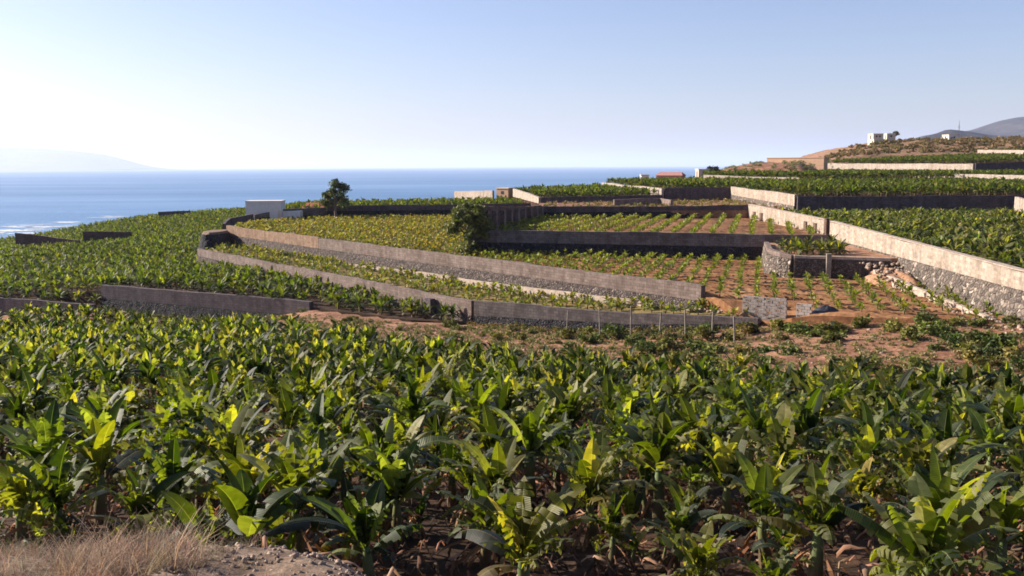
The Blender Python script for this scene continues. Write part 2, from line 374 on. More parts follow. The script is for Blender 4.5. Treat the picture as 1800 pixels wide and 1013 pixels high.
def slab(key, depth=4.0):
    poly, zf, sp, mat, name = SL[key]
    poly = [tuple(p[:2]) for p in poly]
    xs = [p[0] for p in poly]; ys = [p[1] for p in poly]
    bp = []
    for i in range(len(poly)):
        a, b = poly[i], poly[(i + 1) % len(poly)]
        n = max(1, int(math.dist(a, b) / sp))
        bp += [lerp(a, b, k / n) for k in range(n)]
    gx, gy = np.meshgrid(np.arange(min(xs), max(xs), sp), np.arange(min(ys), max(ys), sp))
    Q = np.stack([gx.ravel(), gy.ravel()], 1) + rs.uniform(-.12, .12, (gx.size, 2)) * sp
    Q = Q[pip(Q, poly)]; Q = Q[polydist(Q, poly) > sp * .45]
    pts = [Vector(p) for p in bp] + [Vector(p) for p in Q]
    nb = len(bp)
    v2, _, f2, _, _, _ = delaunay_2d_cdt(pts, [], [list(range(nb))], 1, 1e-5)
    P = np.array([(v.x, v.y) for v in v2]); z = zf(P[:, 0], P[:, 1])
    V = np.concatenate([P, z[:, None]], 1)
    F = [tuple(f) for f in f2]
    Bz = zf(np.array(bp)[:, 0], np.array(bp)[:, 1])
    b0 = len(V); sk = np.concatenate([np.concatenate([np.array(bp), Bz[:, None]], 1), np.concatenate([np.array(bp), Bz[:, None] - depth], 1)])
    V = np.concatenate([V, sk])
    F += [(b0 + i, b0 + (i + 1) % nb, b0 + nb + (i + 1) % nb, b0 + nb + i) for i in range(nb)]
    o = mesh(name, V, F, M[mat]); tag(o, kind='structure'); return o
for k in SL: slab(k)

def build_ground():
    vs = np.concatenate([np.linspace(-25, 2, 16), np.arange(2.4, 16, .28), np.arange(16, 60, .8), np.arange(60, 140, 1.6), np.arange(140, 330, 4), np.arange(330, 460, 3.0), np.arange(460, 760, 15)])
    us = np.concatenate([np.linspace(-2.2, -.75, 26), np.linspace(-.74, .74, 230), np.linspace(.75, 2.2, 26)])
    Y, U = np.meshgrid(vs, us, indexing='ij'); X = U * (np.maximum(Y, -10) + 16)
    z = G(X, Y)
    P = np.stack([X.ravel(), Y.ravel()], 1)
    for k, (poly, zf, *_r) in SL.items():
        ins = pip(P, poly); pr = ins | (polydist(P, poly) < np.clip(P[:, 1] / 90., .25, 2.5))
        zz = zf(P[pr, 0], P[pr, 1]); z[pr] = np.minimum(z[pr], zz - np.where(ins[pr], .3, .05))
    z = np.maximum(z, SEA - 12)
    V = np.concatenate([P, z[:, None]], 1); ny, nx = Y.shape
    i = np.arange(ny - 1)[:, None] * nx + np.arange(nx - 1)[None]; i = i.ravel()
    F = np.stack([i, i + 1, i + nx + 1, i + nx], 1)
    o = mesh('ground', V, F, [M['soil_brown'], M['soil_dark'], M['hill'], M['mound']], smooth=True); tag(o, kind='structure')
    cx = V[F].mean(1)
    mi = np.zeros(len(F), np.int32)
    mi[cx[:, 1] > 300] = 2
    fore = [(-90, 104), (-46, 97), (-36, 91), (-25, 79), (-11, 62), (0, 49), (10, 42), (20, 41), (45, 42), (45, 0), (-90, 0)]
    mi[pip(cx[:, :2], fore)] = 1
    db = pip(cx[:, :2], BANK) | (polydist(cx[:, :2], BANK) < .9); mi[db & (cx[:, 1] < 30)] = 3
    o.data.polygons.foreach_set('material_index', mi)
    return o
build_ground()

# sea
def sea():
    n = 60; rad = np.concatenate([[150], np.geomspace(220, 120000, 44)])
    ang = np.linspace(R(-62), R(242), 90)
    V = [(r * math.cos(a), r * math.sin(a), SEA) for r in rad for a in ang]
    F = [(i * 90 + j, i * 90 + j + 1, (i + 1) * 90 + j + 1, (i + 1) * 90 + j) for i in range(len(rad) - 1) for j in range(89)]
    return tag(mesh('sea', V, [f[::-1] for f in F], M['sea']), kind='structure')
sea()

def surf():
    rng = np.random.RandomState(77); V = []; F = []
    spots = [(12, 404), (30, 407), (52, 405), (8, 411), (40, 410), (75, 401), (22, 400), (100, 398), (175, 384), (192, 381), (60, 396), (130, 391)]
    for px, py in spots:
        x, y, _ = W(px, py, SEA)
        for q in range(3):
            b = len(V); n = 22; rx = rng.uniform(8, 22); ry = rng.uniform(3, 9); cx = x + rng.uniform(-14, 14); cy = y + rng.uniform(-14, 14)
            V.append((cx, cy, SEA + .25 + .02 * q))
            for i in range(n):
                a = 2 * math.pi * i / n; r = rng.uniform(.45, 1.15); V.append((cx + math.cos(a) * rx * r, cy + math.sin(a) * ry * r, SEA + .25 + .02 * q))
            F += [(b, b + 1 + i, b + 1 + (i + 1) % n) for i in range(n)]
    return tag(mesh('surf', V, F, plain('sea_foam', (.6, .64, .68), .8, .4, .3)), 'white surf breaking along the shore below the left plantation', 'surf', kind='stuff')
surf()

# far mountain range (right) and island (left)
def ridge(name, outline, D, depth, z0, mat, seed, rough=.12, nx=180, ny=50):
    px = [p[0] for p in outline]; py = [p[1] for p in outline]
    xs = np.linspace(px[0], px[-1], nx)
    top = np.interp(xs, px, py)
    V = []
    for j in range(ny):
        t = j / (ny - 1) * 2 - 1                # -1 front .. 1 back
        Yd = D + t * depth
        s = (1 - abs(t)) ** 1.15
        for i in range(nx):
            X0 = (xs[i] - 900) / 1600. * D
            zr = (hrow(xs[i]) - top[i]) / 1600. * D
            h = (zr - z0) * s
            h = z0 + h + (zr - z0) * rough * s * (1 - s) * 4 * float(fbm(np.array([X0 / (depth * .5) + seed]), np.array([Yd / (depth * .5)]), 5)[0])
            V.append((X0 * (1 + .0 * t), Yd, h))
    V = np.array(V)
    i = (np.arange(ny - 1)[:, None] * nx + np.arange(nx - 1)[None]).ravel()
    return tag(mesh(name, V, np.stack([i, i + 1, i + nx + 1, i + nx], 1), mat, smooth=True), kind='structure')
ridge('mountain', [(1480, 291), (1530, 272), (1580, 250), (1621, 238), (1700, 229), (1726, 220), (1750, 212), (1781, 206), (1815, 209), (1900, 205), (2100, 200), (2300, 215), (2600, 291)], 5600, 1700, SEA, M['mountain'], 3, .35)
ridge('mountain', [(1540, 292), (1590, 252), (1621, 238), (1640, 233), (1657, 226.5), (1672, 228), (1693, 231), (1720, 236), (1760, 240), (1900, 250), (2100, 291)], 2700, 600, SEA, M['mountain'], 9, .3)
ridge('island', [(-900, 292), (-700, 262), (-400, 248), (-200, 251), (0, 259), (80, 261.5), (130, 265), (166, 268.5), (190, 272), (214, 278), (235, 287), (256, 296)], 26000, 4000, SEA, M['island'], 5, .1)

# ------------------------------------------------------------------ walls
WALLS = []
def offset_path(pts):
    """unit normals (to the left of travel) at each station"""
    P = np.array([p[:2] for p in pts], float); d = np.diff(P, axis=0); d /= np.linalg.norm(d, axis=1)[:, None]
    n = np.stack([-d[:, 1], d[:, 0]], 1); nn = [n[0]]
    for i in range(1, len(n)):
        s = n[i - 1] + n[i]; s /= np.linalg.norm(s); s /= max(.5, s @ n[i]); nn.append(s)
    nn.append(n[-1]); return P, np.array(nn)
def wall_solid(name, pts, ztop, zbot, th, mat, parent, loc, step=1.2, jit=.02, batter=0.0, rough=.0, rows=1, shift=0.0):
    """pts: list of (X,Y); ztop/zbot lists per point; th thickness. front = right of travel"""
    ztop = ztop if isinstance(ztop, (list, tuple)) else [ztop] * len(pts)
    zbot = zbot if isinstance(zbot, (list, tuple)) else [zbot] * len(pts)
    segs = []; L = 0; zt = []; zb = []; S = []
    for i in range(len(pts) - 1):
        n = max(1, int(math.dist(pts[i], pts[i + 1]) / step))
        for k in range(n + (i == len(pts) - 2)):
            t = k / n; segs.append(lerp(pts[i], pts[i + 1], t)); zt.append(ztop[i] + (ztop[i + 1] - ztop[i]) * t); zb.append(zbot[i] + (zbot[i + 1] - zbot[i]) * t)
            S.append(L + t * math.dist(pts[i], pts[i + 1]))
        L += math.dist(pts[i], pts[i + 1])
    P, nn = offset_path(segs); m = len(segs)
    zt = np.array(zt) + rs.uniform(-jit, jit, m); zb = np.array(zb); S = np.array(S)
    if m > 12 and th < .6 and rows == 1: zt = zt + .05 * np.round(vnoise(S * .13 + S[-1], S * 0 + 3) * 1.6)
    V = []; UV = []
    for r in range(rows + 1):           # front face columns bottom -> top
        t = r / rows; z = zb + (zt - zb) * t
        off = th / 2 + shift + batter * (1 - t) + (rs.uniform(-rough, rough, m) if rough else 0)
        V.append(np.stack([P[:, 0] - nn[:, 0] * off, P[:, 1] - nn[:, 1] * off, z + (rs.uniform(-rough, rough, m) * .5 if rough and 0 < r < rows else 0)], 1)); UV.append(np.stack([S, z], 1))
    for (o_, zz) in ((-th / 2 + shift, zt), (-th / 2 + shift, zb)):
        V.append(np.stack([P[:, 0] - nn[:, 0] * o_, P[:, 1] - nn[:, 1] * o_, zz], 1)); UV.append(np.stack([S + .2, zz if zz is zb else zz + th], 1))
    R_ = rows + 3; V = np.concatenate(V); UV = np.concatenate(UV); F = []
    for r in range(R_):
        r2 = (r + 1) % R_
        for i in range(m - 1): F.append((r * m + i, r * m + i + 1, r2 * m + i + 1, r2 * m + i))
    F.append(tuple(r * m for r in range(R_))[::-1]); F.append(tuple(r * m + m - 1 for r in range(R_)))
    o = mesh(name, V, F, mat, loc, parent)
    uv = o.data.uv_layers.new(name='UVMap'); idx = np.zeros(len(o.data.loops), np.int32); o.data.loops.foreach_get('vertex_index', idx)
    uv.data.foreach_set('uv', UV[idx].astype(np.float32).ravel())
    return o
def wall(name, label, pts, ztop, zbot, zsplit=None, th=.45, up='block_grey', low='rubble_mid', batter=.25, cap=None, rough=.04, group=None, cat='wall', jit=.035, upname='parapet'):
    n = len(pts); f = lambda v: list(v) if isinstance(v, (list, tuple)) else [v] * n
    ztop, zbot = f(ztop), f(zbot)
    loc = (pts[0][0], pts[0][1], zbot[0])
    if zsplit is None and cap is None:
        o = wall_solid(name, pts, ztop, zbot, th, M[up], None, loc, jit=jit)
        return tag(o, label, cat, group)
    e = empty(name, loc, label, cat, group)
    if zsplit is not None:
        zs = f(zsplit)
        wall_solid('stone_base', pts, zs, zbot, th + .1, M[low], e, loc, step=.5, batter=batter, rough=rough, rows=5, jit=.03)
        wall_solid(upname, pts, ztop, [z + .02 for z in zs], th, M[up], e, loc, jit=jit)
    else: wall_solid(upname, pts, ztop, zbot, th, M[up], e, loc, jit=jit)
    if cap: wall_solid('coping', pts, [z + .09 for z in ztop], [z + .022 for z in ztop], th + .1, M[cap], e, loc, step=3, jit=.012)
    return e

# long retaining wall running away to the left: orange-washed far third, grey-brown near part
Am = lerp(A1, A2, .34)
wall('retaining_wall', 'long grey-brown terrace wall of blocks over basalt rubble, between the narrow strip field and the young banana field',
     [Am, A2], [-9.33, -9.3], [-12.6, -12.0], [-10.75, -10.5], th=.5, up='block_pinkgrey', low='rubble_mid')
wall('retaining_wall', 'orange-washed far stretch of terrace wall over dark rubble, starting at the stone bastion',
     [lerp(A1, A2, .012), lerp(A1, A2, .339)], [-9.25, -9.33], -12.6, [-10.7, -10.75], th=.5, up='block_orange', low='rubble_mid')
# low irrigation channel along its foot
def side(a, b, d):
    n = np.array([-(b[1] - a[1]), b[0] - a[0]], float); n /= np.linalg.norm(n); return ((a[0] - n[0] * d, a[1] - n[1] * d), (b[0] - n[0] * d, b[1] - n[1] * d))
c1, c2 = side(lerp(A1, A2, .42), lerp(A1, A2, .985), .95)
wall('irrigation_channel', 'low pale cement channel edge along the foot of the long rubble wall', [c1, c2], [-11.95, -11.0], [-12.6, -12.3], th=.28, up='coping', cat='channel')
# outer wall
wall('retaining_wall', 'pinkish block wall with the banana plantation in front, bordering the narrow strip field on its left side',
     [(-45.6, 132.2), (-3.4, 78.95)], [-11.7, -11.7], [-16, -14.2], [-12.75, -13.0], up='block_pinkgrey', low='rubble_mid', batter=.1)
wall('retaining_wall', 'dark grey block wall behind the row of fence posts, facing the scrubby strip',
     [G2, (9.5, 69.7), G3], [-11.68, -11.3, -10.75], [-14.2, -13.6, -12.2], [-12.95, -12.2, -11.25], up='block_shaded', low='rubble_dark', batter=.12)
# bastion at the far end
def bastion():
    loc = (A1[0] + .2, A1[1] - 5.5, -13.8)
    e = empty('bastion', loc, 'rounded dark rubble bastion with pale orange crown where the two long walls meet', 'bastion')
    def ring(name, r0, r1, z0, z1, mat, n=26, rows=6):
        V = []; F = []
        for j in range(rows + 1):
            t = j / rows; r = r0 + (r1 - r0) * t; z = z0 + (z1 - z0) * t
            for i in range(n):
                a = 2 * math.pi * i / n; q = r + random.uniform(-.07, .07)
                V.append((loc[0] + math.cos(a) * q * .9, loc[1] + math.sin(a) * q * 1.9, z))
        for j in range(rows):
            for i in range(n): F.append((j * n + i, j * n + (i + 1) % n, (j + 1) * n + (i + 1) % n, (j + 1) * n + i))
        F.append(tuple(range(rows * n, rows * n + n)))
        mesh(name, V, F, M[mat], loc, e)
    ring('stone_base', 3.2, 2.0, -15.5, -10.1, 'rubble_dark'); ring('crown', 1.9, 1.7, -10.08, -9.75, 'block_orange', rows=1)
bastion()
# wall across the middle (terrace step)
wall('retaining_wall', 'long straight dark wall between the two red fields, grey blocks over near-black basalt',
     [B1, B2], [-7.15, -7.2], -10.6, [-8.55, -8.6], th=.5, up='block_grey', low='rubble_dark', batter=.3)
wall('retaining_wall', 'purplish dark wall at the back of the upper red field',
     [(4.0, 134.6), (35.0, 134.6)], [-5.95, -5.85], -8.0, [-6.75, -6.7], up='block_dark', low='rubble_dark', batter=.1)
# buttressed wall on the left of the upper red field
bw = empty('buttressed_wall', (-3.6, 103.9, -8), 'weathered grey wall with upright buttresses just right of the dark tree', 'wall')
wall_solid('wall_panel', [(4.3, 134.2), (-3.6, 104.0)][::-1], [-4.6, -5.8], [-10.2, -8], .4, M['block_brown'], bw, (-3.6, 103.9, -8))
for k in range(9):
    t = k / 8.6 + .02; a = lerp((-3.2, 103.9), (4.5, 133.8), t)
    wall_solid('buttress', [a, (a[0] + .2, a[1] + .55)], -5.1 - .9 * t, -7.9, .75, M['block_pinkgrey'], bw, (-3.6, 103.9, -8), step=9)
# back wall of the weedy field
wall('retaining_wall', 'dark basalt wall closing the weedy field, from the round tree to the dark leafy tree',
     [(-36, 178.5), (4, 178)], [-7.5, -7.2], -10.6, [-8.5, -8.3], up='block_dark', low='rubble_dark', batter=.1)
wall('retaining_wall', 'grey cement wall beside the white tank, left of the round tree',
     [(-47.5, 168), (-43, 172.5), (-36.3, 178.3)], [-8.7, -7.9, -7.7], -10.6, [-9.2, -9.2, -9.2], up='block_grey', low='rubble_dark', batter=.1)
wall('retaining_wall', 'short dark wall curving from the white tank down to the stone bastion', [(-47.6, 150.5), (-49.5, 160), (-47.6, 167.5)], [-9.2, -8.8, -8.5], -12, up='block_dark')
# dark plantation walls at left
wall('retaining_wall', 'dark violet wall with stepped left end, below the banana plantation at left',
     [(-46.0, 101.5), (-22.4, 89.6), (-19.6, 87.9)], [-13.0, -13.0, -13.0], [-17, -16.5, -14.5], [-14.5, -14.5, -13.9], th=.6, up='block_dark', low='rubble_dark', batter=.15)
wall('retaining_wall', 'lower dark wall behind the foreground bananas at the left edge', [(-85, 114), (-59, 105), (-46.4, 100.0)], [-14.9, -15.0, -15.0], -17.5, up='block_dark', th=.5)
p1, p2 = WY(27, 406, 196), WY(140, 421, 193)
wall('boundary_wall', 'brownish wall deep in the plantation near the left edge, the longer of two', [p1[:2], p2[:2]], [p1[2] - .5, p2[2] - .2], [p1[2] - 3, p2[2] - 2.5], up='block_umber', group='walls inside the left plantation')
p1, p2 = WY(145, 402, 196), WY(218, 407, 196)
wall('boundary_wall', 'shorter brownish wall in the left plantation, just right of the longer one', [p1[:2], (p2[0], p2[1] + 4)], [p1[2] - .6, p2[2] - .4], [p1[2] - 3, p2[2] - 3], up='block_umber', group='walls inside the left plantation')
p1, p2 = WY(278, 372.5, 272), WY(335, 370.5, 275)
wall('boundary_wall', 'low dark wall on the skyline of the left plantation', [p1[:2], p2[:2]], [p1[2], p2[2]], [p1[2] - 3, p2[2] - 3], up='block_dark')
# the long pale wall at right, with its far stretch
wall('retaining_wall', 'big pale block wall on grey rubble rising out of the right edge, dense bananas behind it',
     [(35.0, 99.4), (33.1, 59), (33.0, 20)], [-6.14, -6.86, -7.1], [-10.8, -10.8, -10.8], [-7.95, -8.1, -8.2], th=.5, up='block_pale', low='rubble_pale', batter=.9, rough=.12, cap='coping')
e = wall('retaining_wall', 'far pale stretch of the right-hand wall, with worn openings and a dark pilaster at its near end',
     [(35.05, 134.3), (35.0, 100.4)], [-5.75, -6.1], -8.4, up='block_pale', th=.5, cap='coping')
for yy, nm_ in ((130.5, 'buttress'), (126.8, 'buttress'), (107.6, 'doorway'), (104.2, 'doorway')):
    wall_solid(nm_, [(34.72, yy + .5), (34.72, yy - .5)], -6.6, -8.0, .2, M['block_brown'], e, tuple(e.location), step=9)
wall_solid('pilaster', [(34.72, 100.75), (34.72, 99.95)], -5.85, -8.4, .35, M['block_brown'], e, tuple(e.location), step=9)
# low kerb wall at the foot of the rubble face
wall('kerb_wall', 'low pale kerb sloping down along the foot of the big rubble face', [(31.3, 78), (30.9, 57.5)], [-9.0, -9.75], -10.6, th=.3, up='coping', cat='kerb')
# terraces beyond
wall('retaining_wall', 'purple-dark wall behind the dense right-hand banana field', [(41.8, 133.7), (150, 132.2)], -4.55, -8, up='block_dark')
wall('retaining_wall', 'sunlit cream wall running back between the fallow terrace and the right-hand fields', [(42.1, 174.8), (41.7, 134.0)], [-4.05, -4.3], -6.8, [-5.6, -6.0], up='block_pale', low='rubble_pale', batter=.15)
wall('retaining_wall', 'short dark wall facing the fallow terrace, right of the cream diagonal wall', [(29.3, 175.1), (41.8, 175.2)], -4.25, -7, up='block_dark')
wall('retaining_wall', 'cream diagonal wall running up to the skyline left of the dark terrace wall', [(22.9, 231), (28.9, 175.0)], [-4.2, -4.3], [-6.4, -6.4], up='block_white')
wall('retaining_wall', 'dark low wall in front of the middle skyline bananas', [(5.3, 165.2), (28.7, 174.7)], [-5.65, -5.5], -6.9, up='block_dark')
wall('retaining_wall', 'cream wall dropping from the orange hut to the dark low wall', [(0.5, 203), (5.1, 165.2)], [-4.85, -5.55], -6.7, up='block_white')
wall('boundary_wall', 'low grey wall fragment with a pale top on the fallow terrace', [(17, 152), (25.5, 156), (26.3, 150)], [-5.6, -5.5, -5.6], -6.9, up='block_pinkgrey', th=.4)
wall('boundary_wall', 'thin cream wall line crossing the green terraces under the dark round tree', [(50.4, 240), (67.2, 213.6)], [-2.5, -3.0], -5.2, up='block_white')
wall('boundary_wall', 'thin cream wall line among bananas towards the right edge', [(101, 235), (112.5, 199)], [-2.2, -2.45], -5.2, up='block_white')
wall('boundary_wall', 'stub of cream wall at the right edge, below the purple-dark wall', [(XatY(1784, 131), 131), (XatY(1850, 110), 110)], [-4.6, -5.1], -8, up='block_white')
wall('retaining_wall', 'long whitewashed wall below the hill, standing above the green terraces', [(114.0, 340), (131.9, 262)], [.55, .1], -4.2, up='block_white')
wall('retaining_wall', 'dark shaded wall continuing the long whitewashed wall to the right edge', [(132.2, 261.7), (200, 260.7)], [.25, .3], -3.9, up='block_dark')  # whitewashed wall past its corner, shade put into the block colour
wall('boundary_wall', 'white wall on the hill foot at the right edge', [(175.0, 345), (169.6, 300)], [5.3, 4.45], .0, up='block_white')

# ------------------------------------------------------------------ buildings, all small and far
def box_part(name, x0, x1, y0, y1, z0, z1, mat, e, loc, ang=0, bev=0):
    c, s = math.cos(ang), math.sin(ang)
    V = [(loc[0] + x * c - y * s, loc[1] + x * s + y * c, z) for z in (z0, z1) for x, y in ((x0, y0), (x1, y0), (x1, y1), (x0, y1))]
    F = [(3, 2, 1, 0), (4, 5, 6, 7), (0, 1, 5, 4), (1, 2, 6, 5), (2, 3, 7, 6), (3, 0, 4, 7)]
    return mesh(name, V, F, mat, loc, e)
def house(label, X, Y, zb, w, d, h, wallm, roofm, ang=0, roof='flat', cat='house', wins=2, name='house'):
    loc = (X, Y, zb); e = empty(name, loc, label, cat)
    w_ = box_part('wall', -w / 2, w / 2, -d / 2, d / 2, zb - 4.5, zb + h, M[wallm], e, loc, ang)
    if roof == 'flat':
        box_part('roof', -w / 2 - .15, w / 2 + .15, -d / 2 - .15, d / 2 + .15, zb + h + .003, zb + h + .28, M[roofm], e, loc, ang)
    else:
        c, s = math.cos(ang), math.sin(ang)
        L = [(-w / 2 - .3, -d / 2 - .3, 0), (w / 2 + .3, -d / 2 - .3, 0), (w / 2 + .3, d / 2 + .3, 0), (-w / 2 - .3, d / 2 + .3, 0), (-w / 2 + .6, 0, d * .28), (w / 2 - .6, 0, d * .28)]
        V = [(loc[0] + x * c - y * s, loc[1] + x * s + y * c, zb + h + .003 + z) for x, y, z in L]
        mesh('roof', V, [(0, 1, 5, 4), (2, 3, 4, 5), (1, 2, 5), (3, 0, 4), (3, 2, 1, 0)], M[roofm], loc, e)
    for k in range(wins):
        xx = -w / 2 + w * (k + 1) / (wins + 1)
        box_part('window', xx - .4, xx + .4, -d / 2 - .03, -d / 2 + .1, zb + h * .4, zb + h * .75, M['dark_void'], e, loc, ang)
    if wins:
        box_part('door', -w / 2 - .03, -w / 2 + .1, -.5, .5, zb, zb + min(2.1, h * .8), M['dark_void'], e, loc, ang)
    return e
# white water tank by the weedy field
tx, ty = -46.0, 172
loc = (tx, ty, -10.5); e = empty('water_tank', loc, 'white rendered box-like water tank at the edge of the left plantation', 'water tank')
box_part('wall', -3.6, 2.9, -2, 2.5, -11, -6.35, M['white_wall'], e, loc, .06)
box_part('roof', -3.7, 3.0, -2.1, 2.6, -6.34, -6.18, M['white_wall'], e, loc, .06)
box_part('annex', 2.92, 6.2, -1.2, 2.2, -11, -8.2, M['white_wall'], e, loc, .06)
box_part('door', 2.3, 2.85, -2.04, -1.9, -10.4, -8.0, M['cream_wall'], e, loc, .06)  # cream strip puts the sunlit right end of the tank into the colour
house('low hut with red tiled roof between the white tank and the round tree', -39.8, 184, -9.4, 4.2, 3.4, 1.35, 'cream_wall', 'red_roof', .1, 'gable', 'hut', 0)
x0, y0, _ = WY(885, 337, 206)
house('small orange hut with a light cream side at the top of the cream wall', x0 + .6, 206, -7, 3.2, 3, 2.0, 'orange_wall', 'cream_wall', -.6, 'flat', 'hut', 1)
wall('boundary_wall', 'low cream wall on the skyline left of the orange hut', [(XatY(801, 222), 222), (XatY(868, 203.5), 203.5)], [-5.95, -5.25], -10, up='block_white')
house('long dark-pink building with a low roof on the middle skyline', XatY(1178, 262), 262, -4.9, 7.6, 3.4, 2.1, 'pink_wall', 'pink_wall', -.5, 'gable', 'building', 3)
house('tiny cream hut left of the pink building', XatY(1132, 250), 250, -4.6, 2.0, 2.4, 1.9, 'white_wall', 'cream_wall', 0, 'flat', 'hut', 0)
house('cream shed beside the dark round tree', XatY(1233, 268), 268, -3.4, 3.2, 3, 2.1, 'cream_wall', 'white_wall', .1, 'flat', 'shed', 1)
house('long flat orange-tan farm building left of the hill', XatY(1397, 305), 305, .0, 20, 3, 2.2, 'orange_wall', 'orange_wall', -.75, 'flat', 'building', 0)
def gz(X, Y): return float(G([X], [Y])[0])
hx = XatY(1532, 418); house('cream villa on the left brow of the hill', hx, 418, 11.3, 4.6, 5, 2.3, 'cream_wall', 'cream_wall', .1, 'flat', 'villa', 2)
hx = XatY(1535, 408); house('cream lower annex under the hill villa', hx, 408, 9.0, 4.4, 3, 1.9, 'cream_wall', 'white_wall', .1, 'flat', 'annex', 2)
hx = XatY(1557, 422); house('pale flat-roofed house right beside the hill villa', hx, 422, 11.6, 3.8, 4, 2.1, 'cream_wall', 'white_wall', -.1, 'flat', 'house', 1)
hx = XatY(1663, 418); house('low white cottage near the hill top', hx, 418, gz(hx, 418) - .2, 5.4, 5, 2.3, 'white_wall', 'cream_wall', .15, 'flat', 'cottage', 1)
# radio mast on the far spur
mx, my = XatY(1673, 2700), 2690; mz = (hrow(1673) - 229) / 1600 * 2700 - 4
e = empty('radio_mast', (mx, my, mz), 'thin radio mast on the blue spur in front of the mountain', 'mast')
def tube(name, pts, rads, mat, loc, parent, n=8, smooth=True, colors=None):
    V, F, C = tube_geo(pts, rads, n)
    return mesh(name, V, F, mat, loc, parent, smooth, colors if colors is not None else None)
def tube_geo(pts, rads, n=8, cap=True):
    V = []; F = []; P = [Vector(p) for p in pts]
    for i, p in enumerate(P):
        d = (P[min(i + 1, len(P) - 1)] - P[max(i - 1, 0)]).normalized()
        a = d.cross(Vector((0, 0, 1))) if abs(d.z) < .95 else d.cross(Vector((1, 0, 0))); a.normalize(); b = d.cross(a)
        for k in range(n):
            t = 2 * math.pi * k / n; V.append(tuple(p + (a * math.cos(t) + b * math.sin(t)) * rads[i]))
    for i in range(len(P) - 1):
        for k in range(n): F.append((i * n + k, i * n + (k + 1) % n, (i + 1) * n + (k + 1) % n, (i + 1) * n + k))
    return V, F, None
tube('mast', [(mx, my, mz), (mx, my, mz + 17), (mx, my, mz + 30)], [2.0, 1.1, .4], M['metal'], (mx, my, mz), e)
for zz, w in ((8, 6), (13, 4), (20, 2.2)):
    box_part('antenna', -w / 2, w / 2, -1, 1, mz + zz, mz + zz + 2, M['metal'], e, (mx, my, mz))

# ------------------------------------------------------------------ banana plants
def leaf_geo(rng, base, az, el, length, width, droop, fold, tear, nseg, cols, colr, petiole=.18, drop=None):
    """one banana leaf as quads. returns verts, faces, colours"""
    V = []; F = []; C = []
    p = np.array(base, float); ds = length / nseg
    sp = []; a = az; e = el
    for i in range(nseg + 1):
        sp.append((p.copy(), e)); d = np.array([math.cos(a) * math.cos(e), math.sin(a) * math.cos(e), math.sin(e)])
        p = p + d * ds; e -= droop / nseg * (0.5 + 1.2 * i / nseg); a += rng.uniform(-.03, .03)
    side_v = np.array([-math.sin(az), math.cos(az), 0])
    mid = np.array(colr) * .6 + np.array((.16, .155, .065))
    twist = rng.uniform(-.35, .35)
    def wid(t):
        if t < petiole: return .025
        u = (t - petiole) / (1 - petiole); return max(.02, width * (math.sin(math.pi * min(1, u * .93 + .07)) ** .55) * (1 - .25 * u))
    cs = cols
    for s in (-1, 1):
        f0 = fold + rng.uniform(-.15, .15)
        for i in range(nseg):
            tear_here = tear > 0 and rng.rand() < tear
            t0, t1 = i / nseg, (i + 1) / nseg
            w0, w1 = wid(t0), wid(t1)
            f = f0 + (rng.uniform(-1.0, .45) if tear_here else 0)
            g = .17 if tear_here else 0
            out = []
            for (pp, ee), w, gg in ((sp[i], w0, g), (sp[i + 1], w1, -g)):
                nrm = np.array([-math.cos(az) * math.sin(ee), -math.sin(az) * math.sin(ee), math.cos(ee)])
                fw = np.array([math.cos(az) * math.cos(ee), math.sin(az) * math.cos(ee), math.sin(ee)])
                sd = side_v * math.cos(twist) + nrm * math.sin(twist); nr = nrm * math.cos(twist) - side_v * math.sin(twist)
                row = []
                for k, c in enumerate(cs):
                    ang = f - (.5 * c * c if tear_here else .12 * c)
                    row.append(pp + (sd * s * math.cos(ang) + nr * math.sin(ang)) * w * c + fw * gg * ds * c)
                out.append(row)
            b = len(V)
            for row in out:
                for k, q in enumerate(row):
                    V.append(q); cc = mid if (cs[k] < .02 and nseg > 8) else np.array(colr) * (1 + .25 * rng.uniform(-1, 1))
                    if tear_here and cs[k] > .9: cc = cc * .8 + np.array((.10, .075, .03)) * .35
                    C.append(np.append(cc, (t0, t1)[row is out[1]]))
            n = len(cs)
            for k in range(n - 1): F.append((b + k, b + k + 1, b + n + k + 1, b + n + k) if s > 0 else (b + k, b + n + k, b + n + k + 1, b + k + 1))
    return V, F, C

def join(parts):
    V = []; F = []; C = []
    for v, f, c in parts:
        b = len(V); V += list(v); F += [tuple(b + i for i in q) for q in f]; C += [tuple(q) + (0,) * (4 - len(q)) for q in c]
    return np.array(V, float), np.array(F, np.int64), np.array(C, float)

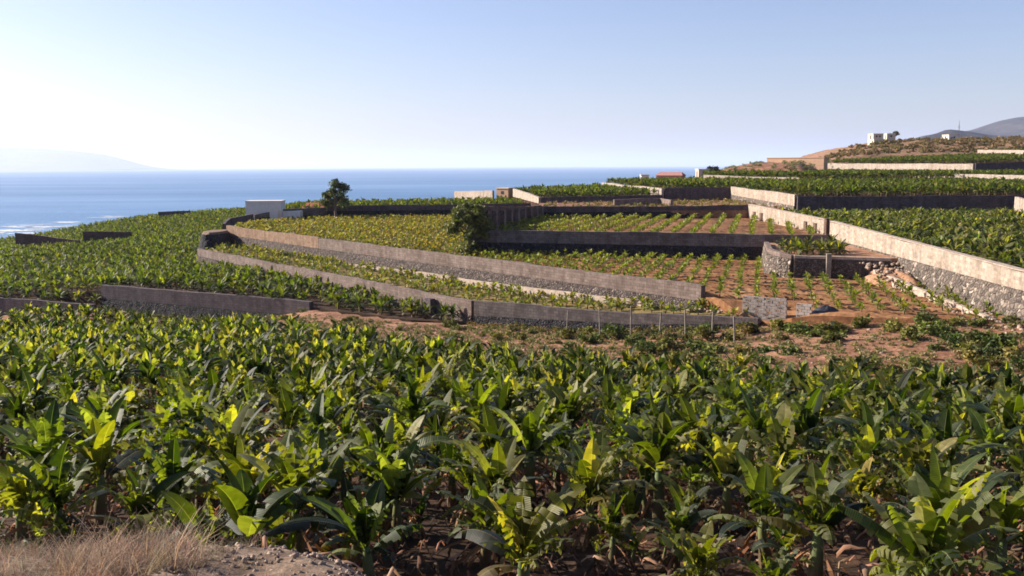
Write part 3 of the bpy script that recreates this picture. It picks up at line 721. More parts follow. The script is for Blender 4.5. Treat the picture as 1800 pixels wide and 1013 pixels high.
GREENS = [(.033, .045, .008), (.052, .064, .010), (.095, .103, .018), (.014, .022, .006), (.19, .18, .07), (.022, .032, .008), (.012, .020, .006)]  # the pale entry puts the tone of front-lit leaves into the colour
def plant_geo(seed, H=2.2, nleaf=12, nseg=13, cols=(0, .07, .5, 1.0), greens=GREENS, spread=1.0, tear=.5, dry=8, stem_n=8, e0=80, e1=68, wd=.115, sr=(.42, .52)):
    rng = np.random.RandomState(seed)
    sh = H * rng.uniform(*sr)
    lean = rng.uniform(-.12, .12, 2)
    top = np.array([lean[0], lean[1], sh])
    crown = []; dries = []
    a0 = rng.uniform(0, 6.28)
    for k in range(nleaf):
        az = a0 + k * 2.4 + rng.uniform(-.3, .3); age = k / (nleaf - 1)            # 0 young upright .. 1 old drooping
        el = R(e0 - e1 * age + rng.uniform(-14, 14)); L = H * (.46 + .16 * math.sin(age * 3)) * rng.uniform(.75, 1.2)
        dr = R(22 + 85 * age) * spread * rng.uniform(.5, 1.35)
        g = np.array(greens[rng.randint(len(greens))]) * rng.uniform(.8, 1.25)
        if age < .15: g = g * np.array([1.5, 1.35, 1.0])
        if age > .85 and rng.rand() < .45: g = g * .5 + np.array((.16, .12, .03)) * .6
        tn = tear * .25 if rng.rand() > tear * (.45 + .8 * age) else .6          # a leaf is either nearly whole or wind-shredded
        if tn > .5 and rng.rand() < .6: g = g * .6 + np.array((.16, .16, .055)) * rng.uniform(.15, .8)  # shredded leaves paled, sun caught by the strips mixed into their colour
        crown.append(leaf_geo(rng, top - [0, 0, .1 * age], az, el, L, H * wd * rng.uniform(.72, 1.15), dr, R(35 - 55 * age + rng.uniform(-18, 18)), tn, nseg, cols, g))
    for k in range(dry):
        az = rng.uniform(0, 6.28); L = H * rng.uniform(.35, .55)
        g = np.array((.20, .105, .055)) * rng.uniform(.4, 1.6)
        dries.append(leaf_geo(rng, top - [0, 0, rng.uniform(.05, sh * .5)], az, R(rng.uniform(-40, 10)), L, H * .06, R(80), R(-40), .7, max(4, nseg // 2), cols[::2] if len(cols) > 3 else cols, g, .3))
    r0 = H * .052
    sv, sf, _ = tube_geo([(0, 0, -.35), (lean[0] * .3, lean[1] * .3, sh * .35), tuple(top - [0, 0, .12]), tuple(top + [0, 0, .1])], [r0 * 1.3, r0, r0 * .75, r0 * .4], stem_n)
    scn = [np.array((.12, .085, .045)) * rng.uniform(.7, 1.3) if v[2] < sh * .6 else np.array((.12, .14, .05)) * rng.uniform(.8, 1.2) for v in sv]
    return join(crown), (join(dries) if dries else None), (np.array(sv), np.array(sf), np.array(scn))

FG0 = [(.034, .042, .014), (.052, .060, .018), (.090, .095, .036), (.020, .026, .010), (.17, .165, .085)]
NV = 16
def clump_geo(i, H, **kw):
    """a mother plant with one or two suckers at its foot"""
    a = plant_geo(100 + i, H=H, **kw); rg = np.random.RandomState(50 + i); sets = [[g] for g in a]
    for k in range(i % 2 + (i % 3 == 0)):
        b = plant_geo(200 + i * 3 + k, H=H * rg.uniform(.45, .7), **dict(kw, nleaf=6, dry=2, e1=50)); an = rg.uniform(0, 6.28); r = rg.uniform(.4, .65)
        for q, g in enumerate(b): sets[q].append((g[0] + np.array([math.cos(an) * r, math.sin(an) * r, 0]), g[1], g[2]))
    return [join(x) for x in sets]
near_var = [clump_geo(i, 2.3, nleaf=13 + i % 4, e0=91 - (i % 4) * 3, e1=34 + (i % 3) * 12, tear=.5 + .12 * (i % 4), wd=.097, nseg=13, sr=(.34, .46), dry=10) for i in range(NV)]
near_mesh = []
for cr, dr, st in near_var:
    row = []
    for nm_, g, mt in (('leaf_crown', cr, 'leaf'), ('dry_leaves', dr, 'dry'), ('stem', st, 'stem')):
        o = mesh(nm_, g[0], g[1], M[mt], colors=g[2]); row.append(o.data); bpy.data.objects.remove(o)
    near_mesh.append(row)
def lod(seed, H, nleaf, nseg, cols, greens, dry=0, tear=.25, **kw):
    cr, dr, st = plant_geo(seed, H, nleaf, nseg, cols, greens, tear=tear, dry=dry, stem_n=4, **kw)
    pr = [cr, st] + ([dr] if dr is not None else [])
    return join([(p[0], p[1], p[2]) for p in pr])

def scatter_poly(poly, sp, jitter=.35, rng=None):
    rng = rng or rs
    xs = [p[0] for p in poly]; ys = [p[1] for p in poly]
    gx, gy = np.meshgrid(np.arange(min(xs), max(xs), sp), np.arange(min(ys), max(ys), sp * .9))
    gx = gx + (np.arange(gx.shape[0]) % 2)[:, None] * sp / 2
    Q = np.stack([gx.ravel(), gy.ravel()], 1) + rng.uniform(-jitter, jitter, (gx.size, 2)) * sp
    return Q[pip(Q, poly)]
def merged(name, variants, P, zs, label, cat, mat, smin=.8, smax=1.15, tint=.2, seed=1):
    rng = np.random.RandomState(seed); VV = []; FF = []; CC = []; off = 0
    vi = rng.randint(len(variants), size=len(P))
    for k, (V, F, C) in enumerate(variants):
        idx = np.where(vi == k)[0]; n = len(idx)
        if not n: continue
        a = rng.uniform(0, 6.283, n); s = rng.uniform(smin, smax, n); c, sn = np.cos(a) * s, np.sin(a) * s
        X = V[None, :, 0] * c[:, None] - V[None, :, 1] * sn[:, None] + P[idx, 0][:, None]
        Y = V[None, :, 0] * sn[:, None] + V[None, :, 1] * c[:, None] + P[idx, 1][:, None]
        Z = V[None, :, 2] * s[:, None] + zs[idx][:, None]
        VV.append(np.stack([X, Y, Z], -1).reshape(-1, 3))
        FF.append((F[None] + (np.arange(n) * len(V))[:, None, None] + off).reshape(-1, F.shape[1])); off += n * len(V)
        tn = 1 + rng.uniform(-tint, tint, (n, 1, 1)) + rng.uniform(-tint, tint, (n, 1, 3)) * np.array([.6, .2, .2]) * (name != 'rubble')
        if C.shape[1] == 3: C = np.concatenate([C, np.zeros((len(C), 1))], 1)
        cq = np.repeat(C[None], n, 0); cq[:, :, :3] *= tn; CC.append(cq.reshape(-1, 4))
    o = mesh(name, np.concatenate(VV), np.concatenate(FF), mat, colors=np.concatenate(CC))
    return tag(o, label, cat, kind='stuff')

ordw = ['first', 'second', 'third', 'fourth', 'fifth', 'sixth', 'seventh', 'eighth', 'ninth', 'tenth', 'eleventh', 'twelfth', 'thirteenth', 'fourteenth', 'fifteenth', 'sixteenth', 'seventeenth', 'eighteenth', 'nineteenth', 'twentieth']
ordw += ['twenty-' + w for w in ordw[:9]] + ['thirtieth'] + ['thirty-' + w for w in ordw[:9]] + ['fortieth'] + ['forty-' + w for w in ordw[:9]]
def proj(X, Y, z):
    v = CAMR.transposed() @ Vector((X, Y, z)); return 900 + 1600 * v.x / -v.z, 506.5 - 1600 * v.y / -v.z

def copy_thing(name, loc, rz, s, parts, pmats=None):
    e = bpy.data.objects.new(name, None); COL.objects.link(e); e.location = loc; e.rotation_euler = (random.uniform(-.06, .06), random.uniform(-.06, .06), rz); e.scale = (s, s, s)
    for nm_, me in parts:
        c = bpy.data.objects.new(nm_, me); COL.objects.link(c); c.parent = e
    return e

FORE = [(-90, 103), (-59, 99), (-46, 96.5), (-37, 91.5), (-26, 78), (-11, 60.5), (1, 51), (10, 44.5), (19, 38.8), (45, 38), (30, 8), (14, 7.5), (8, 9.5), (3, 10.2), (-1, 11.2), (-5, 12.6), (-10, 14.2), (-16, 15.5), (-60, 30), (-90, 60)]
Q = scatter_poly(FORE, 1.72, .4, np.random.RandomState(5))
Q = Q[np.abs(Q[:, 0]) < Q[:, 1] * .62 + 2.5]
q1, q2 = np.array([proj(x, y, z + 1.2) for (x, y), z in zip(Q, G(Q[:, 0], Q[:, 1]))]).T
vis = (q1 > -80) & (q1 < 1880) & (q2 < 1230); Q = Q[vis]
zQ = G(Q[:, 0], Q[:, 1])
order = np.argsort(np.hypot(Q[:, 0], Q[:, 1])); Q = Q[order]; zQ = zQ[order]
NI = 300
bands = [(0, 32), (32, 66), (66, 140), (140, 220), (220, 300)]
btxt = ['', '', 'third band back', 'fourth band back', 'fifth band back']
cols9 = ['far left', 'near left edge', 'left of middle', 'just left of middle', 'just right of middle', 'right of middle', 'near right edge', 'far right']
prx = np.array([proj(x, y, z + 1)[0] for (x, y), z in zip(Q[:NI], zQ[:NI])])
rngp = random.Random(3)
for bi, (a, b) in enumerate(bands):
    idx = sorted(range(a, min(b, len(Q))), key=lambda i: prx[i]); cnt = {}
    for k, i in enumerate(idx):
        v = rngp.randrange(NV); s = rngp.choice((.62, .74, .84, .92, .97, 1.02, 1.07)) * rngp.uniform(.94, 1.06)
        if bi == 0: s *= .92
        e = copy_thing('banana_plant', (Q[i, 0], Q[i, 1], zQ[i]), rngp.uniform(0, 6.28), s, list(zip(('leaf_crown', 'dry_leaves', 'stem'), near_mesh[v])))
        if bi < 2:
            half = len(idx) // 2; h = 'left' if k < half else 'right'; w = ordw[k if k < half else len(idx) - 1 - k]
            tag(e, 'leafy banana plant %s, %s from the %s' % (('in the nearest row at the picture bottom', 'in the second row from the picture bottom')[bi], w, h), 'banana plant', 'banana plants of the front plantation')
        else:
            ci = min(7, max(0, int(prx[i] / 225))); cnt[ci] = cnt.get(ci, 0) + 1
            tag(e, 'front plantation banana plant, %s, %s, %s from left' % (btxt[bi], cols9[ci], ordw[cnt[ci] - 1]), 'banana plant', 'banana plants of the front plantation')
mid_var = [lod(300 + i, 2.35, 14, 7, (0, .5, 1.0), GREENS, dry=3, tear=.4, e0=88, e1=46, wd=.10, sr=(.32, .44)) for i in range(10)]
mid_L = [lod(320 + i, 2.1, 13, 6, (0, .5, 1.0), FG0, dry=2, tear=.4, e0=76, e1=72, wd=.115, sr=(.28, .38)) for i in range(10)]
Qr, zr = Q[NI:], zQ[NI:]
merged('banana_plants', mid_var, Qr, zr, 'mass of smaller-looking banana plants filling the back of the front plantation', 'banana plants', M['leaf_far'], .85, 1.12, .2)

FG = [(.036, .048, .012), (.050, .062, .015), (.075, .086, .022), (.022, .032, .009), (.10, .10, .035)]
far_var = [lod(400 + i, 2.2, 13, 4, (0, 1.0), FG, dry=0, tear=.25, e0=76, e1=72, wd=.12, sr=(.3, .4)) for i in range(10)]
mid_var2 = [lod(340 + i, 2.2, 13, 5, (0, .5, 1.0), FG, dry=1, tear=.3, e0=78, e1=70, wd=.11, sr=(.28, .4)) for i in range(10)]
def field(poly, zf, sp, label, variants, seed, smin=.85, smax=1.1, inset=.6):
    P = scatter_poly(poly, sp, .35, np.random.RandomState(seed))
    P = P[polydist(P, poly) > inset]
    P = P[(np.abs(P[:, 0]) < P[:, 1] * .66 + 8) & (P[:, 1] > 8)]
    z = zf(P[:, 0], P[:, 1]); merged('banana_plantation', variants, P, z, label, 'plantation', M['leaf_far'], smin, smax, .22, seed)
Hp = SL['H'][0]
Hnear = [(-46, 101.8), (-20, 88.3), (-9, 80), G2, lerp(G2, G1, .75), (-52, 118)]
field([(-46.2, 101.8), (-20, 88.3), (-8.5, 80), G2, G1, (-50, 148), (-48, 178), (-46, 215), (-60, 295), (-84, 297), (-112, 290), (-150, 268), (-200, 262), (-200, 150), (-110, 134)], zH, 1.72, 'wide banana plantation covering the slope at left down to the sea skyline', mid_var2, 21, .72, 1.0, .35)
field(SL['H2'][0], SL['H2'][1], 1.9, 'narrow lower plantation strip behind the lower dark wall at the left edge', mid_var2, 22, .75, 1.0, .1)
field(SL['L'][0], SL['L'][1], 1.45, 'dense dark-green banana field behind the big pale wall at right', mid_L, 23, .72, .98, 1.2)
field(SL['N'][0], SL['N'][1], 2.0, 'green banana terrace above the purple-dark wall', far_var, 24)
field(SL['U'][0], SL['U'][1], 2.0, 'banana field on the skyline between the round tree and the orange hut', far_var, 25, .75, 1.0)
field(SL['V'][0], SL['V'][1], 2.0, 'banana field on the skyline between the two cream diagonal walls', far_var, 26)
field(SL['Wf'][0], SL['Wf'][1], 2.1, 'banana terrace in front of the long whitewashed wall', far_var, 27)
field(SL['T'][0], SL['T'][1], 2.1, 'banana terrace above the long whitewashed wall, at the foot of the hill', far_var, 28)
field(SL['X'][0], SL['X'][1], 2.2, 'small banana strip behind the white wall on the hill foot', far_var, 29, .6, .9)

low_mesh = []
for i in range(4):
    row = []
    for nm_, g, mt in zip(('leaf_crown', 'dry_leaves', 'stem'), clump_geo(20 + i, 2.2, nleaf=13, e0=80, e1=70, tear=.5, wd=.11, nseg=10, sr=(.16, .24), greens=FG0), ('leaf', 'dry', 'stem')):
        o = mesh(nm_, g[0], g[1], M[mt], colors=g[2]); row.append(o.data); bpy.data.objects.remove(o)
    low_mesh.append(row)
# plants on the raised bed: five of them, each a thing
for k, (dx, dy) in enumerate(sorted(((25.6, 84.0), (26.2, 82.6), (27.2, 83.6), (28.1, 82.5), (29.1, 83.4), (29.9, 82.6), (26.6, 85.4), (27.9, 85.2), (29.2, 85.3), (30.5, 84.5), (30.4, 86.6), (28.5, 87.0), (25.9, 86.6), (27.2, 87.4)), key=lambda q: q[0] / q[1])):
    e = copy_thing('banana_plant', (dx, dy, -8.1), k * 1.3, .85 + .07 * (k % 3), list(zip(('leaf_crown', 'dry_leaves', 'stem'), low_mesh[k % 4])))
    tag(e, 'leafy banana plant in the clump on the raised stone bed, %s from left' % ordw[k], 'banana plant', 'banana clump on the raised stone bed')

# ------------------------------------------------------------------ young plants in rows
YG = [(.13, .155, .03), (.18, .195, .04), (.10, .125, .024)]
YY = [(.125, .13, .026), (.17, .165, .038), (.09, .10, .024), (.19, .15, .045)]
def young(seed, greens, H=1.0):
    cr, _, st = plant_geo(seed, H, 9, 5, (0, 1.0), greens, tear=0, dry=0, stem_n=4, spread=.8, e0=75, wd=.16); return cr, st
def youngmesh(seed, greens, H=1.0):
    row = []
    cr, st = young(seed, greens, H)
    for nm_, g, mt in (('leaf_crown', cr, 'young'), ('stem', st, 'stem')):
        o = mesh(nm_, g[0], g[1], M[mt], colors=g[2]); row.append(o.data); bpy.data.objects.remove(o)
    return row
ym = [youngmesh(500 + i, YG) for i in range(6)]
CR = np.array([ROWD[1], -ROWD[0]])
allrows = []
polyC = SL['C'][0]; polyD = SL['D'][0]
bedp = SL['bed'][0]
for poly, zf, tagname, seed in ((polyC, zC, 'lower', 1), (polyD, zD, 'upper', 2)):
    rng = np.random.RandomState(seed)
    for k in range(-60, 20):
        c = k * (1.38 if tagname == 'lower' else 2.1) + 9.4
        a = np.arange(55, 150, 1.15 if tagname == 'lower' else .8); a = a + rng.uniform(-.2, .2, len(a)); cc = c + rng.uniform(-.12, .12, len(a))
        P = np.stack([CR[0] * cc + ROWD[0] * a, CR[1] * cc + ROWD[1] * a], 1)
        P = P[pip(P, poly)]; P = P[polydist(P, poly) > .7]
        P = P[~pip(P, bedp)] if len(P) else P
        if len(P): P = P[polydist(P, bedp) > .8]
        P = P[rng.rand(len(P)) > .12]
        for x, y in P: allrows.append((tagname, k, x, y, float(zf(np.array([x]), np.array([y]))[0])))
low = [r for r in allrows if r[0] == 'lower' and not (r[2] < 21 and r[3] < 66.5)]
low.sort(key=lambda r: math.hypot(r[2], r[3]))
ks = sorted({r[1] for r in low}, reverse=True)
rr = random.Random(8)
cntr = {}
for r in low[:285]:
    e = copy_thing('young_banana_plant', r[2:], rr.uniform(0, 6.28), rr.uniform(.6, 1.05), list(zip(('leaf_crown', 'stem'), ym[rr.randrange(6)])))
    ri = ks.index(r[1]); w = ordw[ri]; c_ = cntr[ri] = cntr.get(ri, 0) + 1
    nth = ordw[c_ - 1]
    tag(e, 'young green banana plant, %s from the near end of the %s row from right' % (nth, w), 'young plant', 'young banana plants in rows on the lower red field')
yl = [join([(a[0], a[1], a[2]) for a in young(520 + i, YG)]) for i in range(5)]
ylY = [join([(a[0], a[1], a[2]) for a in young(540 + i, YY)]) for i in range(6)]
rest = np.array([r[2:] for r in low[285:]] + [r[2:] for r in allrows if r[0] == 'upper'])
merged('young_banana_plants', yl, rest[:, :2], rest[:, 2], 'rows of small young banana plants on the far part of the red fields', 'young plants', M['young'], .65, 1.05, .15, 4)
def yfield(poly, zf, sp, label, seed, var=ylY, smin=.6, smax=1.1, keep=1.0, name='yellowish_crop', inset=.6):
    P = scatter_poly(poly, sp, .42, np.random.RandomState(seed)); P = P[polydist(P, poly) > inset]
    g = fbm(P[:, 0] * .12 + seed, P[:, 1] * .12, 3) * .5 + .5
    P = P[np.random.RandomState(seed + 1).rand(len(P)) < keep * (.65 + .5 * g)]
    merged(name, var, P, zf(P[:, 0], P[:, 1]), label, 'crop', M['young'], smin, smax, .22, seed)
yfield(SL['E'][0], zE, .95, 'thick yellow-green crop of young plants on the weedy field', 31, keep=.95)
yfield(SL['F'][0], zF, .95, 'yellow-green young crop on the narrow strip between the long walls', 32, keep=.8)
# weedier left part of the two red fields
yfield([(-8, 99), B1, (10, 99.5), (8, 80), (2, 87)], zC, 1.3, 'yellowish weeds and small plants at the left end of the lower red field', 33, smin=.4, smax=.8, keep=.9)
yfield([(-3.5, 104.5), (14, 100), (19, 133), (4.8, 133)], zD, 1.4, 'yellow-green weedy growth at the left of the upper red field', 34, smin=.4, smax=.8, keep=.85)
yfield([(12, 140), (40, 138), (41, 173), (30, 172)], SL['R'][1], 1.7, 'olive weeds on the fallow terrace', 35, smin=.3, smax=.7, keep=.6)

# ------------------------------------------------------------------ bushes on the scrubby strip
def bush_geo(seed, n=260, r=.6, h=.7, leaf=.09, cols=((.050, .062, .016), (.10, .115, .026), (.17, .17, .042), (.14, .12, .045))):
    rng = np.random.RandomState(seed); nc = rng.randint(5, 9)
    ctr = np.stack([rng.uniform(-.65, .65, nc) * r, rng.uniform(-.65, .65, nc) * r, rng.uniform(.15, .8, nc) * h], 1); cr_ = rng.uniform(.25, .5, nc) * r
    V = np.zeros((n, 4, 3)); C = np.zeros((n, 4, 3))
    k = rng.randint(nc, size=n); d = rng.normal(size=(n, 3)); d /= np.linalg.norm(d, axis=1)[:, None]
    c = ctr[k] + d * (cr_[k] * rng.uniform(.5, 1.1, n))[:, None]; c[:, 2] = np.abs(c[:, 2])
    a = rng.normal(size=(n, 3)); a /= np.linalg.norm(a, axis=1)[:, None]; b = np.cross(a, rng.normal(size=(n, 3))); b /= np.linalg.norm(b, axis=1)[:, None]
    s = leaf * rng.uniform(.6, 1.6, n)[:, None]
    V[:, 0] = c - a * s; V[:, 1] = c - b * s * .5; V[:, 2] = c + a * s; V[:, 3] = c + b * s * .5
    cc = np.array(cols)[rng.randint(len(cols), size=nc)][k] * rng.uniform(.7, 1.35, (n, 1)); C[:] = cc[:, None]
    return V.reshape(-1, 3), np.arange(n * 4).reshape(n, 4), C.reshape(-1, 3)
bushes = []
for i in range(8):
    V, F, C = bush_geo(700 + i, 420, rs.uniform(.55, .8), rs.uniform(.45, .8))
    o = mesh('bush', V, F, M['bush'], colors=C); bushes.append(o.data); bpy.data.objects.remove(o)
STRIP = [(-32, 87), (-23, 79), (-10, 62.5), (0, 50), (9, 43), (22, 41.5), (34, 44), (32.5, 58), (26, 58), (18.2, 62.5), (9.3, 68.2), (-3.5, 77), (-10, 78), (-18, 84.5)]
Pb = scatter_poly(STRIP, 1.75, .48, np.random.RandomState(41))
g = fbm(Pb[:, 0] * .11 + 3, Pb[:, 1] * .11, 3) + .35 * (Pb[:, 0] > -6) - .1
keepb = np.random.RandomState(42).rand(len(Pb)) < np.clip(.35 + .9 * g, .12, .95)
Pb = Pb[keepb]; Pb = Pb[np.argsort([proj(x, y, -12)[0] for x, y in Pb])]
zb_ = G(Pb[:, 0], Pb[:, 1]); rb = random.Random(4)
cntb = {}
zoneX = [(-999, 'below dark violet wall'), (560, 'left of wall corner'), (760, 'below wall corner'), (900, 'below grey wall'), (1060, 'behind fence posts'), (1240, 'below block panel'), (1400, 'below red field'), (1580, 'below rubble face')]
for (x, y), z in zip(Pb, zb_):
    o = bpy.data.objects.new('bush', bushes[rb.randrange(8)]); COL.objects.link(o)
    s = rb.uniform(.4, 1.15) * (1.2 if x > 4 else .85) * (1.4 if rb.random() < .15 else 1); o.location = (x, y, z - .05); o.rotation_euler = (0, 0, rb.uniform(0, 6.28)); o.scale = (s, s, s * rb.uniform(.7, 1.0))
    px_, py_ = proj(x, y, z); t = [w for a, w in zoneX if px_ >= a][-1]
    lo = 560 if px_ < 760 else 585
    near = 'near the walls' if py_ < lo + 15 else ('between walls and bananas' if py_ < lo + 38 else 'near the bananas')
    key = (t, near); cntb[key] = cntb.get(key, 0) + 1
    tag(o, 'scrub bush %s, %s, %s from left' % (t, near, ordw[cntb[key] - 1]), 'bush', 'scrub bushes on the brown strip')
# thin weeds, uncountable
def stuffbush(poly, sp, label, seed, smin, smax, zf=G, cols=((.12, .12, .04), (.20, .17, .07), (.26, .19, .10)), keep=.6, n=60, name='weeds', leaf=.09):
    var = [bush_geo(seed * 10 + i, n, .5, .35, leaf, cols) for i in range(5)]
    P = scatter_poly(poly, sp, .48, np.random.RandomState(seed))
    g = fbm(P[:, 0] * .25 + seed, P[:, 1] * .25, 3) * .5 + .5
    P = P[np.random.RandomState(seed + 5).rand(len(P)) < keep * (.3 + 1.3 * g)]
    merged(name, var, P, zf(P[:, 0], P[:, 1]) - .03, label, name, M['bush'], smin, smax, .2, seed)
stuffbush(STRIP, .6, 'dry brown and olive weeds over the scrubby strip', 61, .3, .95, keep=.75)
HILL = [(112, 348), (125, 372), (140, 392), (154, 408), (177, 428), (215, 432), (300, 432), (300, 340), (170, 352)]
stuffbush(HILL, 2.6, 'low scrub covering the brown hill', 62, .9, 3.0, cols=((.10, .09, .035), (.16, .13, .05), (.22, .15, .08)), keep=.5, n=90, name='hill_scrub', leaf=.13)
stuffbush([(5, 136), (34, 136), (41, 140), (41, 172), (6, 164)], 1.6, 'dry weeds over the fallow terrace', 63, .6, 1.6, zf=SL['R'][1], keep=.5)
stuffbush([(60, 265), (88, 265), (98, 300), (120, 340), (90, 325), (66, 300)], 2.4, 'dry scrub left of the hill', 64, 1, 2.2, keep=.4)

def strip_poly(a, b, d0, d1):
    p, q = side(a, b, d0); r, t = side(a, b, d1); return [p, q, t, r]
stuffbush(strip_poly(A1, A2, .6, 2.0), .7, 'weeds growing along the foot of the long rubble wall', 65, .4, 1.1, zf=zF, keep=.7, cols=((.06, .08, .02), (.11, .12, .035), (.18, .15, .06)))
stuffbush(strip_poly(G2, G3, .4, 1.8), .6, 'weeds at the foot of the dark grey block wall', 66, .4, 1.1, keep=.8, cols=((.06, .08, .02), (.11, .12, .035), (.18, .15, .06)))
stuffbush(strip_poly((-46, 101.5), (-20, 88), .5, 2.6), .8, 'bushy weeds under the dark violet wall', 67, .5, 1.6, keep=.8, cols=((.05, .07, .02), (.09, .11, .03), (.15, .14, .05)))
stuffbush(strip_poly(B1, B2, .5, 1.5), .7, 'weeds at the foot of the long straight dark wall', 68, .3, .8, zf=zC, keep=.6, cols=((.06, .08, .02), (.12, .12, .035)))

# ------------------------------------------------------------------ trees
def tree(label, X, Y, z0, H, rx, crown0, seed, nleaf=5200, cols=((.035, .05, .018), (.055, .075, .022), (.09, .105, .03), (.13, .12, .045)), shape=1.0, leaf=.17, cat='tree', name='tree', nb=15, low=.3):
    rng = np.random.RandomState(seed); loc = (X, Y, z0); e = empty(name, loc, label, cat)
    V, F, C = [], [], []
    th = H * .45
    tp = [(X, Y, z0 - .3), (X + rng.uniform(-.1, .1), Y, z0 + th * .4), (X + rng.uniform(-.25, .25), Y + .1, z0 + th), (X + rng.uniform(-.3, .3), Y, z0 + H * .78)]
    v, f, _ = tube_geo(tp, [H * .04, H * .03, H * .022, H * .008], 9); tr = [(v, f, [(.1, .1, .1)] * len(v))]
    ends = []
    for k in range(nb):
        t = rng.uniform(low, 1.0); b = np.array(tp[1]) + (np.array(tp[3]) - np.array(tp[1])) * t
        a = k * 2.4 + rng.uniform(-.5, .5); rr_ = rx * (1 - .45 * t ** 2) * rng.uniform(.55, .95)
        en = np.array([X + math.cos(a) * rr_, Y + math.sin(a) * rr_, min(z0 + H * .95, b[2] + rr_ * rng.uniform(-.1, .6))])
        mid = (b + en) / 2 + [0, 0, .25]; v, f, _ = tube_geo([tuple(b), tuple(mid), tuple(en)], [H * .012, H * .008, H * .003], 5); tr.append((v, f, [(.1, .1, .1)] * len(v)))
        ends += [en, mid * .4 + en * .6 + rng.uniform(-.3, .3, 3)]
    tg = join(tr); mesh('trunk', tg[0], tg[1], M['bark'], loc, e, smooth=True)
    ends += [np.array(tp[3]) + [0, 0, H * .1], np.array(tp[3]) + rng.uniform(-.6, .6, 3)]
    if low < .05: ends += [np.array([X + math.cos(a_) * .7, Y + math.sin(a_) * .7, z0 + .5 + .5 * (i_ % 2)]) for i_, a_ in enumerate(np.arange(0, 6.2, .8))]
    ends = np.array(ends); ends[:, 2] = np.maximum(ends[:, 2], z0 + crown0)
    ncl = len(ends); k = rng.randint(ncl, size=nleaf); d = rng.normal(size=(nleaf, 3)); d /= np.linalg.norm(d, axis=1)[:, None]
    rad = rng.uniform(.25, .85, ncl) * rx * .4
    c = ends[k] + d * (rad[k] * rng.uniform(.3, 1.05, nleaf))[:, None] * np.array([1, 1, .75])
    a = rng.normal(size=(nleaf, 3)); a /= np.linalg.norm(a, axis=1)[:, None]; b = np.cross(a, rng.normal(size=(nleaf, 3))); b /= np.linalg.norm(b, axis=1)[:, None]
    s = leaf * rng.uniform(.6, 1.5, nleaf)[:, None]
    LV = np.stack([c - a * s, c - b * s * .45, c + a * s, c + b * s * .45], 1).reshape(-1, 3)
    cl = np.array(cols)[rng.randint(len(cols), size=ncl)][k] * rng.uniform(.7, 1.35, (nleaf, 1))
    mesh('crown', LV, np.arange(nleaf * 4).reshape(-1, 4), M['tree_leaf'], loc, e, colors=np.repeat(cl, 4, 0))
    return e
tree('round-crowned olive tree standing against the sea behind the weedy field', XatY(592, 176), 175.5, -10, 8.4, 3.7, 1.1, 81, 5200, leaf=.22, nb=20, low=.08)
tree('dark leafy tree at the left corner of the long straight dark wall', XatY(826, 103), 102.6, -10, 6.5, 2.8, .35, 86, 7500, cols=((.035, .048, .016), (.065, .08, .024), (.11, .12, .035), (.18, .18, .06)), nb=36, low=.03, leaf=.19)
tree('dark round tree on the skyline right of the cream shed', XatY(1250, 272), 272, -4.6, 4.4, 3.2, .8, 83, 1800, cols=((.02, .025, .02), (.03, .04, .02)), leaf=.25, nb=12)
tree('dark tree behind the hill villa', XatY(1566, 424), 424, 10.8, 4.6, 2.8, 1.4, 84, 900, leaf=.3, nb=10)
tree('yellow-green rounded bush tree below the hill villa', XatY(1540, 404), 404, 7.2, 3.0, 3.0, .4, 87, 900, cols=((.14, .13, .04), (.18, .16, .05)), leaf=.28, nb=10)

# ------------------------------------------------------------------ stonework and small things on the terraces
# raised stone bed wall
wall('stone_enclosure', 'curved pale stone wall round the raised bed with the banana clump',
     [(26.2, 93.5), (25.0, 88.5), (23.9, 84.0), (24.25, 81.4), (24.95, 80.55)], [-7.8, -7.7, -7.65, -7.8, -7.95], -10.4, [-8.2, -8.1, -8.1, -8.2, -8.3], th=.45, up='block_pinkgrey', low='rubble_pale', batter=.2)
wall('stone_enclosure', 'straight dark basalt front of the raised bed, with pale coping',
     [(25.05, 80.45), (33.0, 79.0)], [-7.95, -8.1], -10.4, [-8.2, -8.35], th=.45, up='coping', low='rubble_mid', batter=.2)
wall('gate_pillar', 'slim concrete pillar against the dark front of the raised bed', [(27.6, 79.5), (28.0, 79.43)], -7.75, -10.4, th=.5, up='concrete', cat='pillar')
